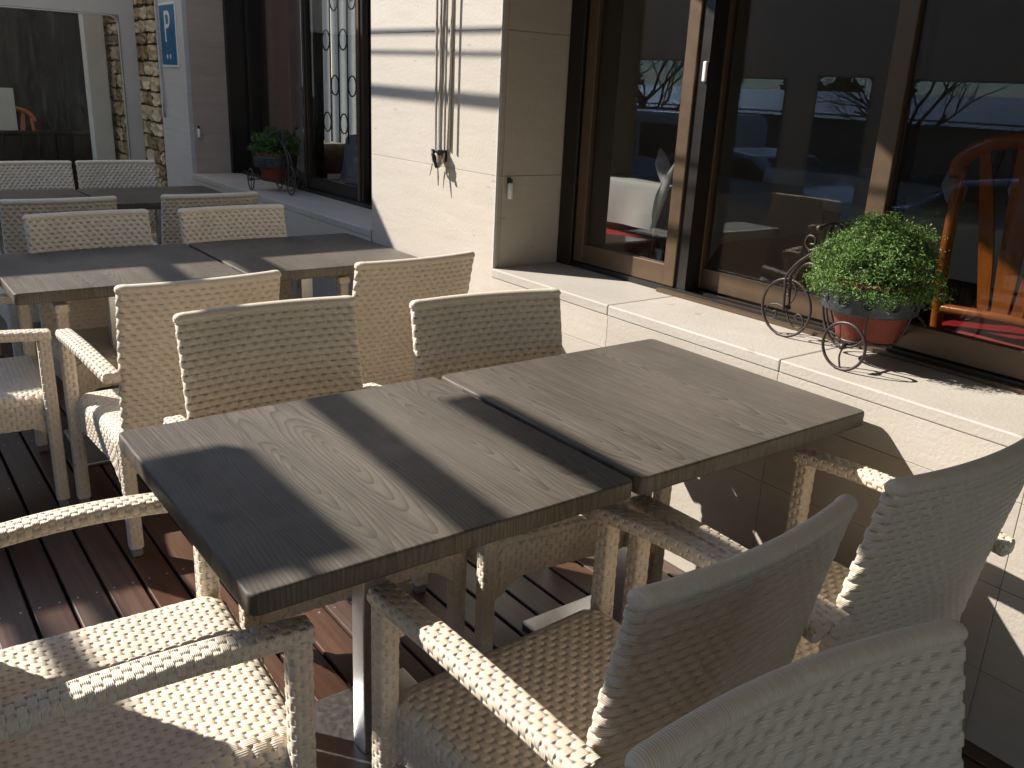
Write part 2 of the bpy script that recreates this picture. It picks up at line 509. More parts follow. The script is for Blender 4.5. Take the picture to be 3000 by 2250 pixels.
# low wall under the windows
rw = MB()
panels(rw, XW-0.004, -6.9, 1.703, [0.0, 0.20, 0.425, 0.645, 0.7638], splits=(-3.16, -2.46, -1.76, -1.08, -0.39, 0.302, 1.012))
rw.build('low_wall', LIME, BLD)
rw = MB()
panels(rw, XW-0.004, 2.722, 5.425, [0.0, 0.20, 0.425, 0.645, 0.7638], splits=(3.4, 4.1, 4.8))
rw.build('low_wall', LIME, BLD)
core = MB()
core.box(XW-0.0005, XG+0.02, -6.9, 1.703, 0.0, 0.758)
core.box(XW-0.0005, XG+0.02, 2.722, 5.425, 0.0, 0.758)
core.box(XW+0.2, XG+0.02, 6.07, 9.0, 0.0, 0.758)
core.build('wall_core', JOINT, BLD)
# sills
for (a, b, cuts) in ((-6.9, 1.703, (-1.8, -1.08, -0.39, 0.300, 1.014)), (2.722, 5.425, (3.4, 4.1, 4.8))):
    sl = MB()
    ys = [a, *cuts, b]
    for p, q in zip(ys[:-1], ys[1:]):
        sl.box(XW-0.0065, XG+0.03, p+0.0012, q-0.0012, 0.764, ZS, 0.004)
    sl.build('window_sill', MARBLE, BLD)
# pillars: street face slabs and side return slabs
ZC = [0.0, 0.64, 1.16, 1.69, 2.22, 2.75, 3.3]
def pillar(y0, y1, mat, zc, side=None):
    pb = MB(); pr = MB() if side else None
    panels(pb, XW, y0, y1, zc, 0.03)
    for c, d in zip(zc[:-1], zc[1:]):
        (pr if pr is not None else pb).box(XW+0.0335, XG, y0, y0+0.03, c+0.0016, d-0.0016, 0.0015)
        pb.box(XW+0.0335, XG, y1-0.03, y1, c+0.0016, d-0.0016, 0.0015)
    pb.box(XW+0.0035, XG, y0+0.004, y1-0.004, 0.0, 3.3)
    q_ = pb.build('stone_pillar', mat, BLD)
    if side: pr.build('side_panel', side, q_)
pillar(1.705, 2.72, LIME, ZC)
pillar(5.427, 6.06, GREYMARBLE, [0.0, 0.5, 1.08, 1.69, 2.22, 2.75, 3.3], LIMEWARM)
up = MB()
up.box(XW+0.02, XG+0.2, -6.9, 1.70, 2.62, 3.3)
up.box(XW+0.02, XG+0.2, 2.725, 5.42, 2.62, 3.3)
up.build('lintel', LIME, BLD)
# thin metal corner strip on the pillar's street corner
cs = MB()
cs.box(XW-0.003, XW+0.009, 1.6985, 1.7045, 0.80, 3.3)
cs.build('corner_strip', GREYMARBLE, BLD)
# interior shell
sh = MB()
sh.box(2.20, 8.0, -4.5, 9.0, 0.20, 0.32)
sh.build('interior_floor', INFLOOR, BLD)
sh = MB()
sh.box(8.0, 8.2, -4.7, 9.2, 0.2, 3.3)
sh.box(2.16, 8.0, -4.7, -4.5, 0.2, 3.3)
sh.box(2.16, 2.7, 9.0, 9.2, 0.2, 3.3)
sh.box(5.6, 8.0, 9.0, 9.2, 0.2, 3.3)
sh.box(2.7, 5.6, 9.0, 9.2, 0.2, 0.75)
sh.box(2.7, 5.6, 9.0, 9.2, 2.6, 3.3)
sh.box(XG+0.04, 2.195, -4.5, 9.0, 0.20, 0.74)
sh.build('interior_wall', INWALL, BLD)
sh = MB()
sh.box(XW+0.02, 8.2, -4.7, 9.2, 3.3, 3.5)
sh.build('roof', WHITEPLASTER, BLD)

def window_panel(x, y0, y1, z0, z1, sw=0.055, d=0.04, rail=0.075, mat=BRONZE):
    """sliding leaf: two stiles and two rails around one pane"""
    f = MB()
    f.box(x, x+d, y0, y0+sw, z0, z1, 0.003)
    f.box(x, x+d, y1-sw, y1, z0, z1, 0.003)
    f.box(x+0.003, x+d-0.003, y0+sw, y1-sw, z0, z0+rail, 0.002)
    f.box(x+0.003, x+d-0.003, y0+sw, y1-sw, z1-0.06, z1, 0.002)
    w = f.build('window', mat, BLD)
    p = MB()
    p.box(x+d/2-0.003, x+d/2+0.003, y0+sw-0.004, y1-sw+0.004, z0+rail-0.004, z1-0.056)
    p.build('pane', GLASS, w)
    return w
Z1 = 2.58
# front bay
fr = MB()
fr.box(1.975, 2.17, 1.615, 1.701, ZS+0.001, 2.62, 0.004)      # jamb against the pillar
fr.box(1.985, 2.17, -4.4, 1.612, 2.585, 2.62)
fr.box(1.985, 2.000, -4.4, 1.612, ZS+0.001, ZS+0.022)       # bottom tracks
fr.box(2.040, 2.052, -4.4, 1.612, ZS+0.001, ZS+0.020)
fr.box(2.095, 2.108, -4.4, 1.612, ZS+0.001, ZS+0.020)
fr.build('window_frame', DARKFRAME, BLD)
tr = MB()
tr.box(1.960, 1.9845, -4.4, 1.10, ZS+0.0015, ZS+0.012)
tr.build('window_track', BRONZE, BLD)
window_panel(1.988, 1.045, 1.61, ZS+0.024, Z1)
window_panel(2.068, 0.278, 1.050, ZS+0.024, Z1, sw=0.06)
window_panel(2.000, -0.62, 0.340, ZS+0.024, Z1, sw=0.06)
window_panel(2.055, -1.55, -0.56, ZS+0.024, Z1, sw=0.06)
window_panel(2.000, -4.39, -1.50, ZS+0.024, Z1, sw=0.06)
sg = MB()      # dark strips: leaf sides plus the shade in the gap between leaves
sg.box(1.998, 2.067, 0.996, 1.0435, ZS+0.023, Z1)
sg.box(2.045, 2.0665, 0.3405, 0.352, ZS+0.023, Z1)
sg.build('leaf_gap_strip', DARKFRAME, BLD)
hd = MB()
hd.box(1.985, 1.9975, 0.997, 1.012, 1.535, 1.60, 0.004)  # white block stands in for the highlight on the handle
hd.build('handle_highlight', WHITEP, BLD)
# rear bay
fr = MB()
fr.box(1.93, 2.17, 5.385, 5.424, ZS+0.001, 2.62, 0.004)
fr.box(1.985, 2.17, 2.724, 5.383, 2.585, 2.62)
fr.box(1.985, 2.17, 2.724, 5.383, ZS+0.001, ZS+0.022)
fr.box(1.93, 2.17, 2.724, 2.80, ZS+0.023, 2.58, 0.004)
fr.build('window_frame', DARKFRAME, BLD)
window_panel(2.06, 4.20, 5.382, ZS+0.024, Z1, 0.045, mat=DARKFRAME)
window_panel(2.01, 3.50, 4.30, ZS+0.024, Z1, 0.06, mat=DARKFRAME)
window_panel(2.06, 2.803, 3.56, ZS+0.024, Z1, 0.06, mat=DARKFRAME)
bz = MB()
bz.box(2.002, 2.0085, 3.53, 3.555, ZS+0.024, Z1)
bz.box(2.002, 2.0085, 4.262, 4.275, ZS+0.024, Z1)
bz.build('frame_bead', BRONZE, BLD)

# iron grille with rings behind the rear window
gr = empty('iron_grille', (2.24, 4.1, ZS), 0, 'black iron grille of upright bars with rings inside the rear window', 'grille')
for k, y in enumerate((4.62, 4.50, 4.38, 4.26, 4.14, 4.02, 3.90, 3.78, 3.66)):
    b = MB(); b.tube([(0, y-4.1, 0.30), (0, y-4.1, 1.8)], 0.005, 8)
    b.build('bar', BLACKIRON, gr)
for k in range(8):
    yc = 4.56-0.12*k-4.1
    for zc_ in ((0.65, 1.15, 1.65) if k % 2 == 0 else (0.42, 0.92, 1.42)):
        b = MB()
        b.tube([(0, yc+0.054*math.cos(a), zc_+0.06*math.sin(a)) for a in np.linspace(0, 2*PI, 25)[:-1]], 0.0045, 7, closed=True)
        b.build('ring', BLACKIRON, gr)

# sheer curtains in the daylit window at the far end of the dining room
for k in range(5):
    x0 = 2.71+0.578*k
    m = MB()
    xx_ = np.linspace(x0, x0+0.577, 40); zz_ = np.linspace(0.76, 2.6, 4)
    X_, Z_ = np.meshgrid(xx_, zz_, indexing='ij')
    m.grid(np.stack([X_, 8.96+0.03*np.sin((X_-x0)*45), Z_], -1), X_, Z_)
    m.build('sheer_curtain', SHEER, BLD)
# drapes inside
def drape(x, y0, y1, z0, z1, label, amp=0.035, waves=5):
    b = MB()
    yy = np.linspace(y0, y1, 90); zz = np.linspace(z0, z1, 8)
    Y, Z = np.meshgrid(yy, zz, indexing='ij')
    t_ = (Y-y0)/(y1-y0)
    X = x+amp*np.sin(t_*2*PI*waves+0.3*Z)+0.012*np.sin(t_*2*PI*waves*2.3+1)
    b.grid(np.stack([X, Y, Z], -1), Y, Z)
    b.grid(np.stack([X+0.004, Y, Z], -1)[::-1], Y[::-1], Z[::-1])
    return tag(b.build('curtain', DRAPE), label, 'curtain')
drape(2.25, 5.28, 5.80, 0.34, 2.6, 'brown pleated drape inside the rear window beside the far frame', amp=0.03, waves=6)
m = MB(); m.box(2.22, 2.32, 5.00, 5.26, 0.325, 2.60, 0.01); m.build('door_post', DARKCHERRY, BLD)

# wall cords on the pillar
rp = empty('rope_bundle', (1.615, 2.065, 1.2), 0, 'bundle of grey awning cords looped round a cleat on the sunlit pillar', 'cord')
tops = (2.085, 2.068, 2.045, 2.02, 1.985, 1.955)
bots = (2.100, 2.085, 2.056, 2.036, 2.012, 1.985)
for i, (a, b_) in enumerate(zip(tops, bots)):
    pth = []
    for q in np.linspace(0, 1, 14):
        pth.append((0.010*math.sin(i*2.1)+0.02-0.02*q*(i < 3)+0.002*math.sin(9*q+i), (a-(a-b_)*(1-q))-2.04 + 0.004*math.sin(7*q+i*1.3), 2.1*q*(1)+0.02+0.012*(i % 3)))
    if i < 4:
        pth = [(0.0, 0.0-0.012, -0.03), (0.0, 0.03-0.02*i, -0.012)]+pth
    m = MB(); m.tube(pth, 0.0052, 8); m.build('cord_strand', ROPE, rp)
c = MB()
c.tube([(0.0, 0.045*math.cos(a)*0.6+0.012, 0.028*math.sin(a)-0.012) for a in np.linspace(0, 2*PI, 17)[:-1]], 0.006, 8, closed=True)
c.tube([(-0.012, 0.035*math.cos(a)*0.6+0.008, 0.022*math.sin(a)-0.008) for a in np.linspace(0, 2*PI, 17)[:-1]], 0.006, 8, closed=True)
c.build('cord_loop', ROPE, rp)
c = MB()
c.box(-0.014, 0.034, -0.012, 0.024, -0.018, 0.03, 0.004)
c.tube([(-0.018, 0.022, 0.03), (-0.022, 0.012, 0.008), (-0.018, -0.014, -0.04)], 0.007, 8)
c.build('cleat', BLACKIRON, rp)
c = MB()
c.tube([(0, 0.05, -0.02), (0, 0.058, -0.05), (-0.003, 0.066, -0.082)], [0.004, 0.003, 0.0012], 6)
c.build('cord_end', ROPE, rp)
c = MB()
c.tube([(0, 0.012, -0.04), (0, 0.004, -0.08), (-0.002, -0.002, -0.115)], [0.005, 0.0045, 0.002], 6)
c.build('cord_end', ROPE, rp)

# small fittings on the pillar returns
def fitting(y, z, label):
    e = empty('wall_fitting', (1.71, y, z), 0, label, 'fitting', 'white fittings on the pillar sides')
    m = MB(); m.lathe([(0.0, -0.035), (0.010, -0.035), (0.0115, -0.031), (0.0115, 0.022), (0.009, 0.026), (0.0, 0.026)], (0, -0.016, 0), 20)
    m.build('tube_body', WHITEP, e)
    m = MB(); m.lathe([(0.0, 0.0262), (0.008, 0.0262), (0.008, 0.040), (0.0, 0.042)], (0, -0.016, 0), 16)
    m.box(-0.006, 0.006, -0.010, 0.0, 0.02, 0.046, 0.002)
    m.build('bracket', BLACKP, e)
fitting(1.7045, 1.108, 'small white tube fitting with black cap on the near pillar side wall')
fitting(5.4265, 1.085, 'small white tube fitting with black cap on the far pillar side wall')

# guest house sign on the far pillar
sg = empty('hotel_sign', (XW-0.001, 5.745, 1.73), 0, 'blue enamel plaque with white border, letter P and two stars on far pillar', 'sign')
m = MB(); m.box(-0.006, 0.0, -0.19, 0.19, -0.215, 0.215, 0.002); m.build('border', SIGNWHITE, sg)
m = MB(); m.box(-0.009, -0.0062, -0.172, 0.172, -0.198, 0.198); m.build('panel', SIGNBLUE, sg)
def letter(parent, txt, size, y, z, sx=1.0):
    cu = bpy.data.curves.new('letter', 'FONT')
    cu.body = txt; cu.size = size; cu.align_x = 'CENTER'; cu.align_y = 'CENTER'; cu.extrude = 0.0015
    tmp = bpy.data.objects.new('letter_tmp', cu)
    COL.objects.link(tmp)
    bpy.context.view_layer.update()
    me = bpy.data.meshes.new_from_object(tmp)
    bpy.data.objects.remove(tmp)
    # text x -> -Y (reads from the street), text y -> Z
    M4 = Matrix(((0, 0, -1, -0.0105), (-1*sx, 0, 0, y), (0, 1, 0, z), (0, 0, 0, 1)))
    me.transform(M4)
    me.materials.clear(); me.materials.append(SIGNWHITE)
    o = bpy.data.objects.new('letter', me)
    COL.objects.link(o)
    o.parent = parent
    return o
letter(sg, 'P', 0.30, 0.0, 0.045, 0.95)
for dy in (0.035, -0.035):
    pts = []
    for k in range(10):
        rr_ = 0.020 if k % 2 == 0 else 0.009
        a = PI/2+k*PI/5
        pts.append((dy+rr_*math.cos(a), -0.145+rr_*math.sin(a)))
    m = MB(); m.prism(pts, 'x', -0.0115, -0.0095); m.build('star', SIGNWHITE, sg)
# loose cable beside the sign
m = MB(); m.tube([(1.638, 5.97, 3.0), (1.635, 5.975, 1.8), (1.635, 5.965, 1.5), (1.632, 5.935, 1.35), (1.634, 5.94, 1.16)], 0.008, 8)
tag(m.build('electric_cable', plain('grey_cable', (0.40, 0.39, 0.40), 0.6)), 'grey cable hanging down beside the blue plaque', 'cable')

# rubble stone wall past the far pillar
random.seed(4)
sw = empty('stone_wall', (XW, 6.1, 0), 0, 'rough yellow rubble stone wall beyond the far marble pillar', 'wall')
m = MB(); m.box(0.03, 0.5, 0.0, 5.4, -0.8, 3.3); m.build('mortar_bed', MORTAR, sw)
m = MB()
z = -0.1
while z < 3.2:
    h = random.uniform(0.075, 0.13)
    y = random.uniform(-0.05, 0.0)
    while y < 5.4:
        l = random.uniform(0.10, 0.28)
        bm = bmesh.new()
        bmesh.ops.create_cube(bm, size=1.0)
        bmesh.ops.subdivide_edges(bm, edges=bm.edges[:], cuts=2, use_grid_fill=True)
        ya, yb_ = max(y, 0.0)+0.008, min(y+l, 5.4)-0.008
        if yb_-ya > 0.03:
            for v in bm.verts:
                q = v.co*2
                k = 1-0.10*(abs(q.y)**4*abs(q.z)**4)
                v.co = Vector((0.045+q.x*0.045+random.uniform(-0.013, 0.013), (ya+yb_)/2+q.y*k*(yb_-ya)/2+random.uniform(-.008, .008),
                               z+h/2+q.z*k*(h/2-0.008)+random.uniform(-.008, .008)))
            m.frombm(bm, False)
        else:
            bm.free()
        y += l
    z += h
m.build('stone_courses', RUBBLE, sw)

# ------------------------------------------------------------------ woven chairs
WA = 0.0305      # two weave cells
WP = 0.0195     # ribbon pitch
def weave(U, V, A=0.0013, cell=WA, pitch=WP, slits=False):
    row = np.floor(V/pitch)
    fv = V/pitch-row
    d = np.minimum(fv, 1-fv)                         # distance to the ribbon's edge
    e = np.clip((0.12-d)/0.12, 0, 1)**2
    s_ = np.mod(U/cell+0.5*np.mod(row, 2), 1.0)
    if slits:        # flat ribbons rising and sinking, with an open slit under every second crest
        w = np.cos(2*PI*s_)
        w = np.sign(w)*np.abs(w)**0.65
        cut = np.where(fv < 0.5, w > 0.45, w < -0.45)*np.clip((0.145-d)/0.045, 0, 1)
        return A*w-0.0007*e-0.0085*cut
    # bricks: the ribbon lies on top, then dives under the cross strand and leaves a dark gap
    t_ = np.abs((s_-0.5)/0.82)
    rib = A*(1-np.clip(2*t_, 0, 1)**10)-0.0008*e
    gap = -0.0006-0.0030*np.clip((0.15-d)/0.05, 0, 1)
    return np.where(t_ < 0.5, rib, gap)
def rows(z0, z1, pitch=WP):
    out = [z0]
    for j in range(int(math.floor(z0/pitch))-1, int(z1/pitch)+2):
        for f in (0.04, 0.10, 0.15, 0.5, 0.85, 0.90, 0.96):
            q = (j+f)*pitch
            if z0+0.0008 < q < z1-0.0008:
                out.append(q)
    return np.array(out+[z1])
def cells(L, cell):
    h = cell/2
    n = int(round(L/h))
    return np.array([(k+f)*h for k in range(n) for f in (0.0, 0.16, 0.205, 0.5, 0.795, 0.84)]+[L])
def rrloop(w, h, r, step):
    """rounded rectangle loop, counter clockwise, evenly stepped; closed (last = first)"""
    pts = []
    for (cx_, cy_, a0) in ((w/2-r, h/2-r, 0), (-w/2+r, h/2-r, 90), (-w/2+r, -h/2+r, 180), (w/2-r, -h/2+r, 270)):
        for k in range(9):
            a = R(a0+k*90/8)
            pts.append((cx_+r*math.cos(a), cy_+r*math.sin(a)))
    pts.append(pts[0])
    pts = np.array(pts)
    L = np.concatenate([[0], np.cumsum(np.linalg.norm(np.diff(pts, axis=0), axis=1))])
    s_ = cells(L[-1], L[-1]/max(1, round(L[-1]/WA)))
    return np.stack([np.interp(s_, L, pts[:, 0]), np.interp(s_, L, pts[:, 1])], -1), s_, L[-1]
def normals(P, closed):
    du = np.empty_like(P); dv = np.empty_like(P)
    if closed:
        Q = np.concatenate([P[-2:-1], P, P[1:2]], 0)
        du = Q[2:]-Q[:-2]
    else:
        du = np.gradient(P, axis=0)
    dv = np.gradient(P, axis=1)
    n_ = np.cross(du, dv)
    return n_/np.maximum(np.linalg.norm(n_, axis=-1, keepdims=True), 1e-12)
def fitcell(L, cell=WA):
    return L/max(1, round(L/cell))
SU, SV = 0.0042, 0.0033

PL, PA, PB = 0.0145, 0.0138, 0.0182     # ribbon pitch of legs, arms, backs
def leg_mesh(cx_, cy_, z0, z1, sz=0.041, tilt=(0, 0)):
    lp, s_, L = rrloop(sz, sz, 0.011, SU)
    zz = rows(z0, z1, PL)
    P = np.zeros((len(s_), len(zz), 3))
    tt = (zz-z1)/(z1-z0)
    P[..., 0] = cx_+lp[:, 0][:, None]-tilt[0]*tt[None, :]
    P[..., 1] = cy_+lp[:, 1][:, None]-tilt[1]*tt[None, :]
    P[..., 2] = zz[None, :]
    U, V = np.meshgrid(s_, zz, indexing='ij')
    P = P+normals(P, True)*weave(U, V, 0.0010, fitcell(L), PL)[..., None]
    m = MB(); m.grid(P, U, V*WP/PL)
    bt = [(cx_-tilt[0]*tt[0]+a, cy_-tilt[1]*tt[0]+b, z0) for a, b in lp[:-1]]
    m.add(bt, [tuple(range(len(bt)-1, -1, -1))], None, False)
    return m
def foot_mesh(cx_, cy_, z1=0.032):
    m = MB(); m.box(cx_-0.0165, cx_+0.0165, cy_-0.0165, cy_+0.0165, 0.0, z1, 0.004)
    return m
def arm_mesh(xc, sgn):
    lp, s_, L = rrloop(0.051, 0.031, 0.010, SU)
    dd = rows(0.0, 0.542, PA)
    yy = 0.262-dd
    q = dd/0.542
    scale = np.ones_like(yy)
    k = 5
    scale[-k:] = np.sqrt(np.clip(1-(np.arange(1, k+1)/k)**2, 0.0, 1))
    scale[:k] = np.sqrt(np.clip(1-(np.arange(k, 0, -1)/k)**2, 0.0, 1))*0.25+0.75
    P = np.zeros((len(s_), len(yy), 3))
    zc_ = 0.630+0.018*np.sin(PI*q)-0.010*q
    xc_ = xc+sgn*0.010*np.sin(PI*q)
    P[..., 0] = xc_[None, :]+lp[:, 0][:, None]*scale[None, :]
    P[..., 1] = yy[None, :]
    P[..., 2] = zc_[None, :]+lp[:, 1][:, None]*scale[None, :]
    U, V = np.meshgrid(s_, 0.262-yy, indexing='ij')
    W_ = weave(U, V, 0.0015, fitcell(L), PA)*np.clip(scale*1.5-0.5, 0, 1)[None, :]
    P = P+normals(P, True)*W_[..., None]
    m = MB(); m.grid(P, U, V*WP/PA)
    f0 = [tuple(p) for p in P[:-1, 0]]
    m.add(f0, [tuple(range(len(f0)))], None, False)
    return m
BW = 0.504
BOW = 0.027
def back_y(z):
    return -0.212-0.080*((z-0.40)/0.49)-0.012*((z-0.40)/0.49)**2
def back_mesh():
    lp, s_, L = rrloop(BW, 0.030, 0.0145, SU)
    zz = rows(0.36, 0.888, PB)
    P = np.zeros((len(s_), len(zz), 3))
    a = lp[:, 0][:, None]; b = lp[:, 1][:, None]
    hz = np.clip((zz-0.40)/0.2, 0, 1)[None, :]
    P[..., 0] = a+0*zz[None, :]
    P[..., 1] = back_y(zz)[None, :]+b+BOW*((2*a/BW)**2-0.75)*hz
    P[..., 2] = zz[None, :]
    U, V = np.meshgrid(s_, zz, indexing='ij')
    P = P+normals(P, True)*weave(U, V, 0.0014, fitcell(L), PB, True)[..., None]
    m = MB(); m.grid(P, U, V*WP/PB)
    return m
def rail_mesh():
    n = 130
    tt = np.linspace(0, 1, n)
    xs = -(BW/2)*np.cos(PI*0.0)+tt*BW
    xs = np.linspace(-BW/2-0.002, BW/2+0.002, n)
    na = 18
    ph = np.linspace(0, 2*PI, na+1)
    sc = np.ones(n)
    k = 4
    sc[:k] = np.sqrt(1-(np.arange(k, 0, -1)/k)**2*0.8)
    sc[-k:] = np.sqrt(1-(np.arange(1, k+1)/k)**2*0.8)
    lump = 1+0.05*np.exp(-((np.abs(xs)-BW/2+0.024)/0.007)**2)
    P = np.zeros((na+1, n, 3))
    yc = back_y(0.888)+BOW*((2*xs/BW)**2-0.75)
    P[..., 0] = xs[None, :]
    P[..., 1] = yc[None, :]+0.0172*np.cos(ph)[:, None]*(sc*lump)[None, :]
    P[..., 2] = 0.888+0.0145*np.sin(ph)[:, None]*(sc*lump)[None, :]
    L_ = np.concatenate([[0], np.cumsum(np.hypot(np.diff(xs), np.diff(yc)))])
    U, V = np.meshgrid(ph*0.018, L_, indexing='ij')
    m = MB(); m.grid(P, U, V)
    m.add([tuple(p) for p in P[:-1, 0]], [tuple(range(na))], None, False)
    m.add([tuple(p) for p in P[:-1, -1]], [tuple(range(na-1, -1, -1))], None, False)
    return m
def seat_mesh():
    hx, y0, y1 = 0.268, -0.222, 0.258
    xs = rows(1-hx, 1+hx, 0.0160)-1; ys = cells(y1-y0, (y1-y0)/15)+y0
    X, Y = np.meshgrid(xs, ys, indexing='ij')
    U, V = X+1.0, Y-y0
    ex = np.clip((np.abs(X)-hx+0.040)/0.040, 0, 1)
    ef = np.clip((Y-y1+0.045)/0.045, 0, 1)
    Z = 0.418-0.030*(1-np.sqrt(np.clip(1-ef**2, 0, 1)))-0.030*(1-np.sqrt(np.clip(1-ex**2, 0, 1)))
    Z = Z-0.010*np.exp(-((X/0.17)**2+((Y-0.0)/0.17)**2))
    Z = Z-0.010*ex*ef
    P = np.stack([X, Y, Z], -1)
    P = P+normals(P, False)*weave(V, U, 0.0015, (y1-y0)/15, 0.0160)[..., None]
    m = MB(); m.grid(P, V, U*WP/0.016)
    return m
def skirt_mesh():
    lp, s_, L = rrloop(0.536+0.004, 0.480+0.004, 0.028, SU)
    zq = rows(0.300, 0.395, 0.016); nz = len(zq)
    P = np.zeros((len(s_), nz, 3))
    ca = np.minimum(np.abs(np.abs(lp[:, 0])-0.25), 9)
    dcor = np.hypot(np.clip(0.262-np.abs(lp[:, 0]), 0, 9), np.clip(0.236-np.abs(lp[:, 1]), 0, 9))
    zb = 0.300-0.060*np.clip(1-dcor/0.085, 0, 1)**1.6
    q = (zq-0.300)/0.095
    Z = zb[:, None]*(1-q)[None, :]+0.395*q[None, :]
    P[..., 0] = lp[:, 0][:, None]
    P[..., 1] = 0.018+lp[:, 1][:, None]
    P[..., 2] = Z
    # top edge turns in under the seat's rolled edge
    ins = (np.clip((Z-0.378)/0.017, 0, 1)**2)*0.012
    P[..., 0] -= np.sign(P[..., 0])*ins*(np.abs(lp[:, 0])[:, None] > 0.2)
    U = np.repeat(s_[:, None], nz, 1); V = np.repeat(zq[None, :], len(s_), 0)
    P = P+normals(P, True)*weave(U, V, 0.0014, fitcell(L), 0.016)[..., None]
    m = MB(); m.grid(P, U, V*WP/0.016)
    # lower lip and underside
    low = [(p[0]*0.94, (p[1]-0.018)*0.94+0.018, zz_+0.006) for p, zz_ in zip(P[:-1, 0], zb[:-1])]
    top = [tuple(p) for p in P[:-1, 0]]
    n = len(low)
    m.add(top+low, [(i, (i+1) % n, (i+1) % n+n, i+n) for i in range(n)], None, True)
    m.add([(-0.25, -0.2, 0.34), (0.25, -0.2, 0.34), (0.25, 0.24, 0.34), (-0.25, 0.24, 0.34)], [(3, 2, 1, 0)], None, False)
    return m
def make_chair():
    root = empty('woven_armchair')
    seat_mesh().build('seat', RATTAN, root)
    skirt_mesh().build('seat_skirt', RATTAN, root)
    back_mesh().build('backrest', RATTAN, root)
    rail_mesh().build('top_rail', RATTAN, root)
    for s_ in (-1, 1):
        arm_mesh(s_*0.279, s_).build('armrest', RATTAN, root)
        l_ = leg_mesh(s_*0.280, 0.239, 0.030, 0.618).build('leg', RATTAN, root)
        foot_mesh(s_*0.280, 0.239).build('foot', FOOT, l_)
        l_ = leg_mesh(s_*0.246, -0.212, 0.030, 0.40, tilt=(0, -0.015)).build('leg', RATTAN, root)
        foot_mesh(s_*0.246, -0.227).build('foot', FOOT, l_)
    return root
CH0 = make_chair()
CHAIRS = [   # x, y, turn in degrees (0 faces the far end), label
    (0.555, -0.165, 2.9, 'woven armchair tucked under the front table with shaded seat and half sunlit arm'),
    (1.185, -0.17, -2.2, 'cream woven armchair at the near right, its back against the sunlit low wall'),
    (0.487, 0.822, 179.5, 'cream woven armchair facing us behind the front table, left one of its pair'),
    (1.074, 0.665, 174.1, 'cream woven armchair behind the front tables facing us, beside the low wall'),
    (0.428, 1.825, 2.9, 'cream woven armchair seen from behind with its sunlit left arm, at the second row'),
    (1.203, 1.865, 3.6, 'cream woven armchair seen from behind in front of the sunlit stone pillar'),
    (-0.150, 2.37, -93, 'woven armchair cut by the left edge at the end of the second row'),
    (-0.132, 0.334, -93.0, 'woven armchair at the left end of the front table with striped sunlight'),
    (0.46, 2.70, 184.2, 'shaded woven armchair facing us beyond the second row table, left one'),
    (1.076, 2.69, 182.3, 'shaded woven armchair facing us beyond the second row table, next to the sill'),
    (0.335, -1.006, 174.2, 'woven armchair closest to the camera, only its backrest showing at the bottom right'),
    (0.42, 3.80, 1, 'shaded woven armchair with its back to us in the third row, left one'),
    (1.13, 3.80, 1.5, 'shaded woven armchair with its back to us in third row beside the sill'),
    (0.60, 5.06, 181, 'grey shaded woven armchair at the far end of the terrace, cut by the left edge'),
    (1.12, 5.06, 179, 'grey shaded woven armchair at the far end in front of the rubble wall'),
]
for i, (x, y, a, lab) in enumerate(CHAIRS):
    o = CH0 if i == 0 else copy_tree(CH0)
    o.location = (x, y, 0)
    o.rotation_euler = (0, 0, R(a))
    tag(o, lab, 'chair', 'cream woven armchairs on the terrace')

# ------------------------------------------------------------------ terrace tables
TD = 0.767
def make_table(mat):
    root = empty('terrace_table')
    bm = bmesh.new()
    hx, hy, r = 0.4, TD/2, 0.016
    ring = []
    for (cx_, cy_, a0) in ((hx-r, hy-r, 0), (-hx+r, hy-r, 90), (-hx+r, -hy+r, 180), (hx-r, -hy+r, 270)):
        for k in range(7):
            a = R(a0+k*15)
            ring.append((cx_+r*math.cos(a), cy_+r*math.sin(a)))
    prof = [(0.0, 0.712), (-0.003, 0.709), (-0.006, 0.709)]
    levels = [(-0.006, 0.709), (-0.001, 0.712), (0.0, 0.716), (0.0, 0.744), (-0.0012, 0.7475), (-0.004, 0.7495), (-0.007, 0.750)]
    m = MB()
    n = len(ring)
    V = []; F = []
    for (d, z_) in levels:
        for (a, b) in ring:
            sc = (math.hypot(a, b)+d)/math.hypot(a, b)
            V.append((a*sc, b*sc, z_))
    for i in range(len(levels)-1):
        for j in range(n):
            F.append((i*n+j, i*n+(j+1) % n, (i+1)*n+(j+1) % n, (i+1)*n+j))
    m.add(V, F, None, True)
    m.add(V[-n:], [tuple(range(n))], None, False)
    m.add(V[:n], [tuple(range(n-1, -1, -1))], None, False)
    m.build('tabletop', mat, root)
    m = MB(); m.box(-0.028, 0.028, -0.028, 0.028, 0.018, 0.690, 0.003); m.build('leg', STEEL, root)
    m = MB(); m.box(-0.21, 0.21, -0.21, 0.21, 0.001, 0.0165, 0.004); m.build('base_plate', STEEL, root)
    m = MB()
    m.box(-0.30, 0.30, -0.028, 0.028, 0.691, 0.7085, 0.002)
    m.box(-0.028, 0.028, -0.29, -0.0285, 0.6915, 0.708, 0.002)
    m.box(-0.028, 0.028, 0.0285, 0.29, 0.6915, 0.708, 0.002)
    m.build('bracket', STEEL, root)
    return root
protos = [make_table(TOPS[0]), make_table(TOPS[1])]
TABLES = [
    (0.400, TD/2, 0, 'grey wood effect table in front with a dark square shadow on its left corner'),
    (1.215, TD/2, 1, 'grey wood effect table in front, the one against the low wall'),
    (0.420, 2.20+TD/2, 0, 'grey wood effect table of the second row, left one behind the woven chair backs'),
    (1.235, 2.20+TD/2, 1, 'grey wood effect table of the second row, touching the sunlit pillar'),
    (0.400, 4.37+TD/2, 0, 'dark shaded table of the third row, left one mostly hidden by chairs'),
    (1.215, 4.35+TD/2, 1, 'dark glossy shaded table of the third row, the one beside the sill'),
]
used = [False, False]
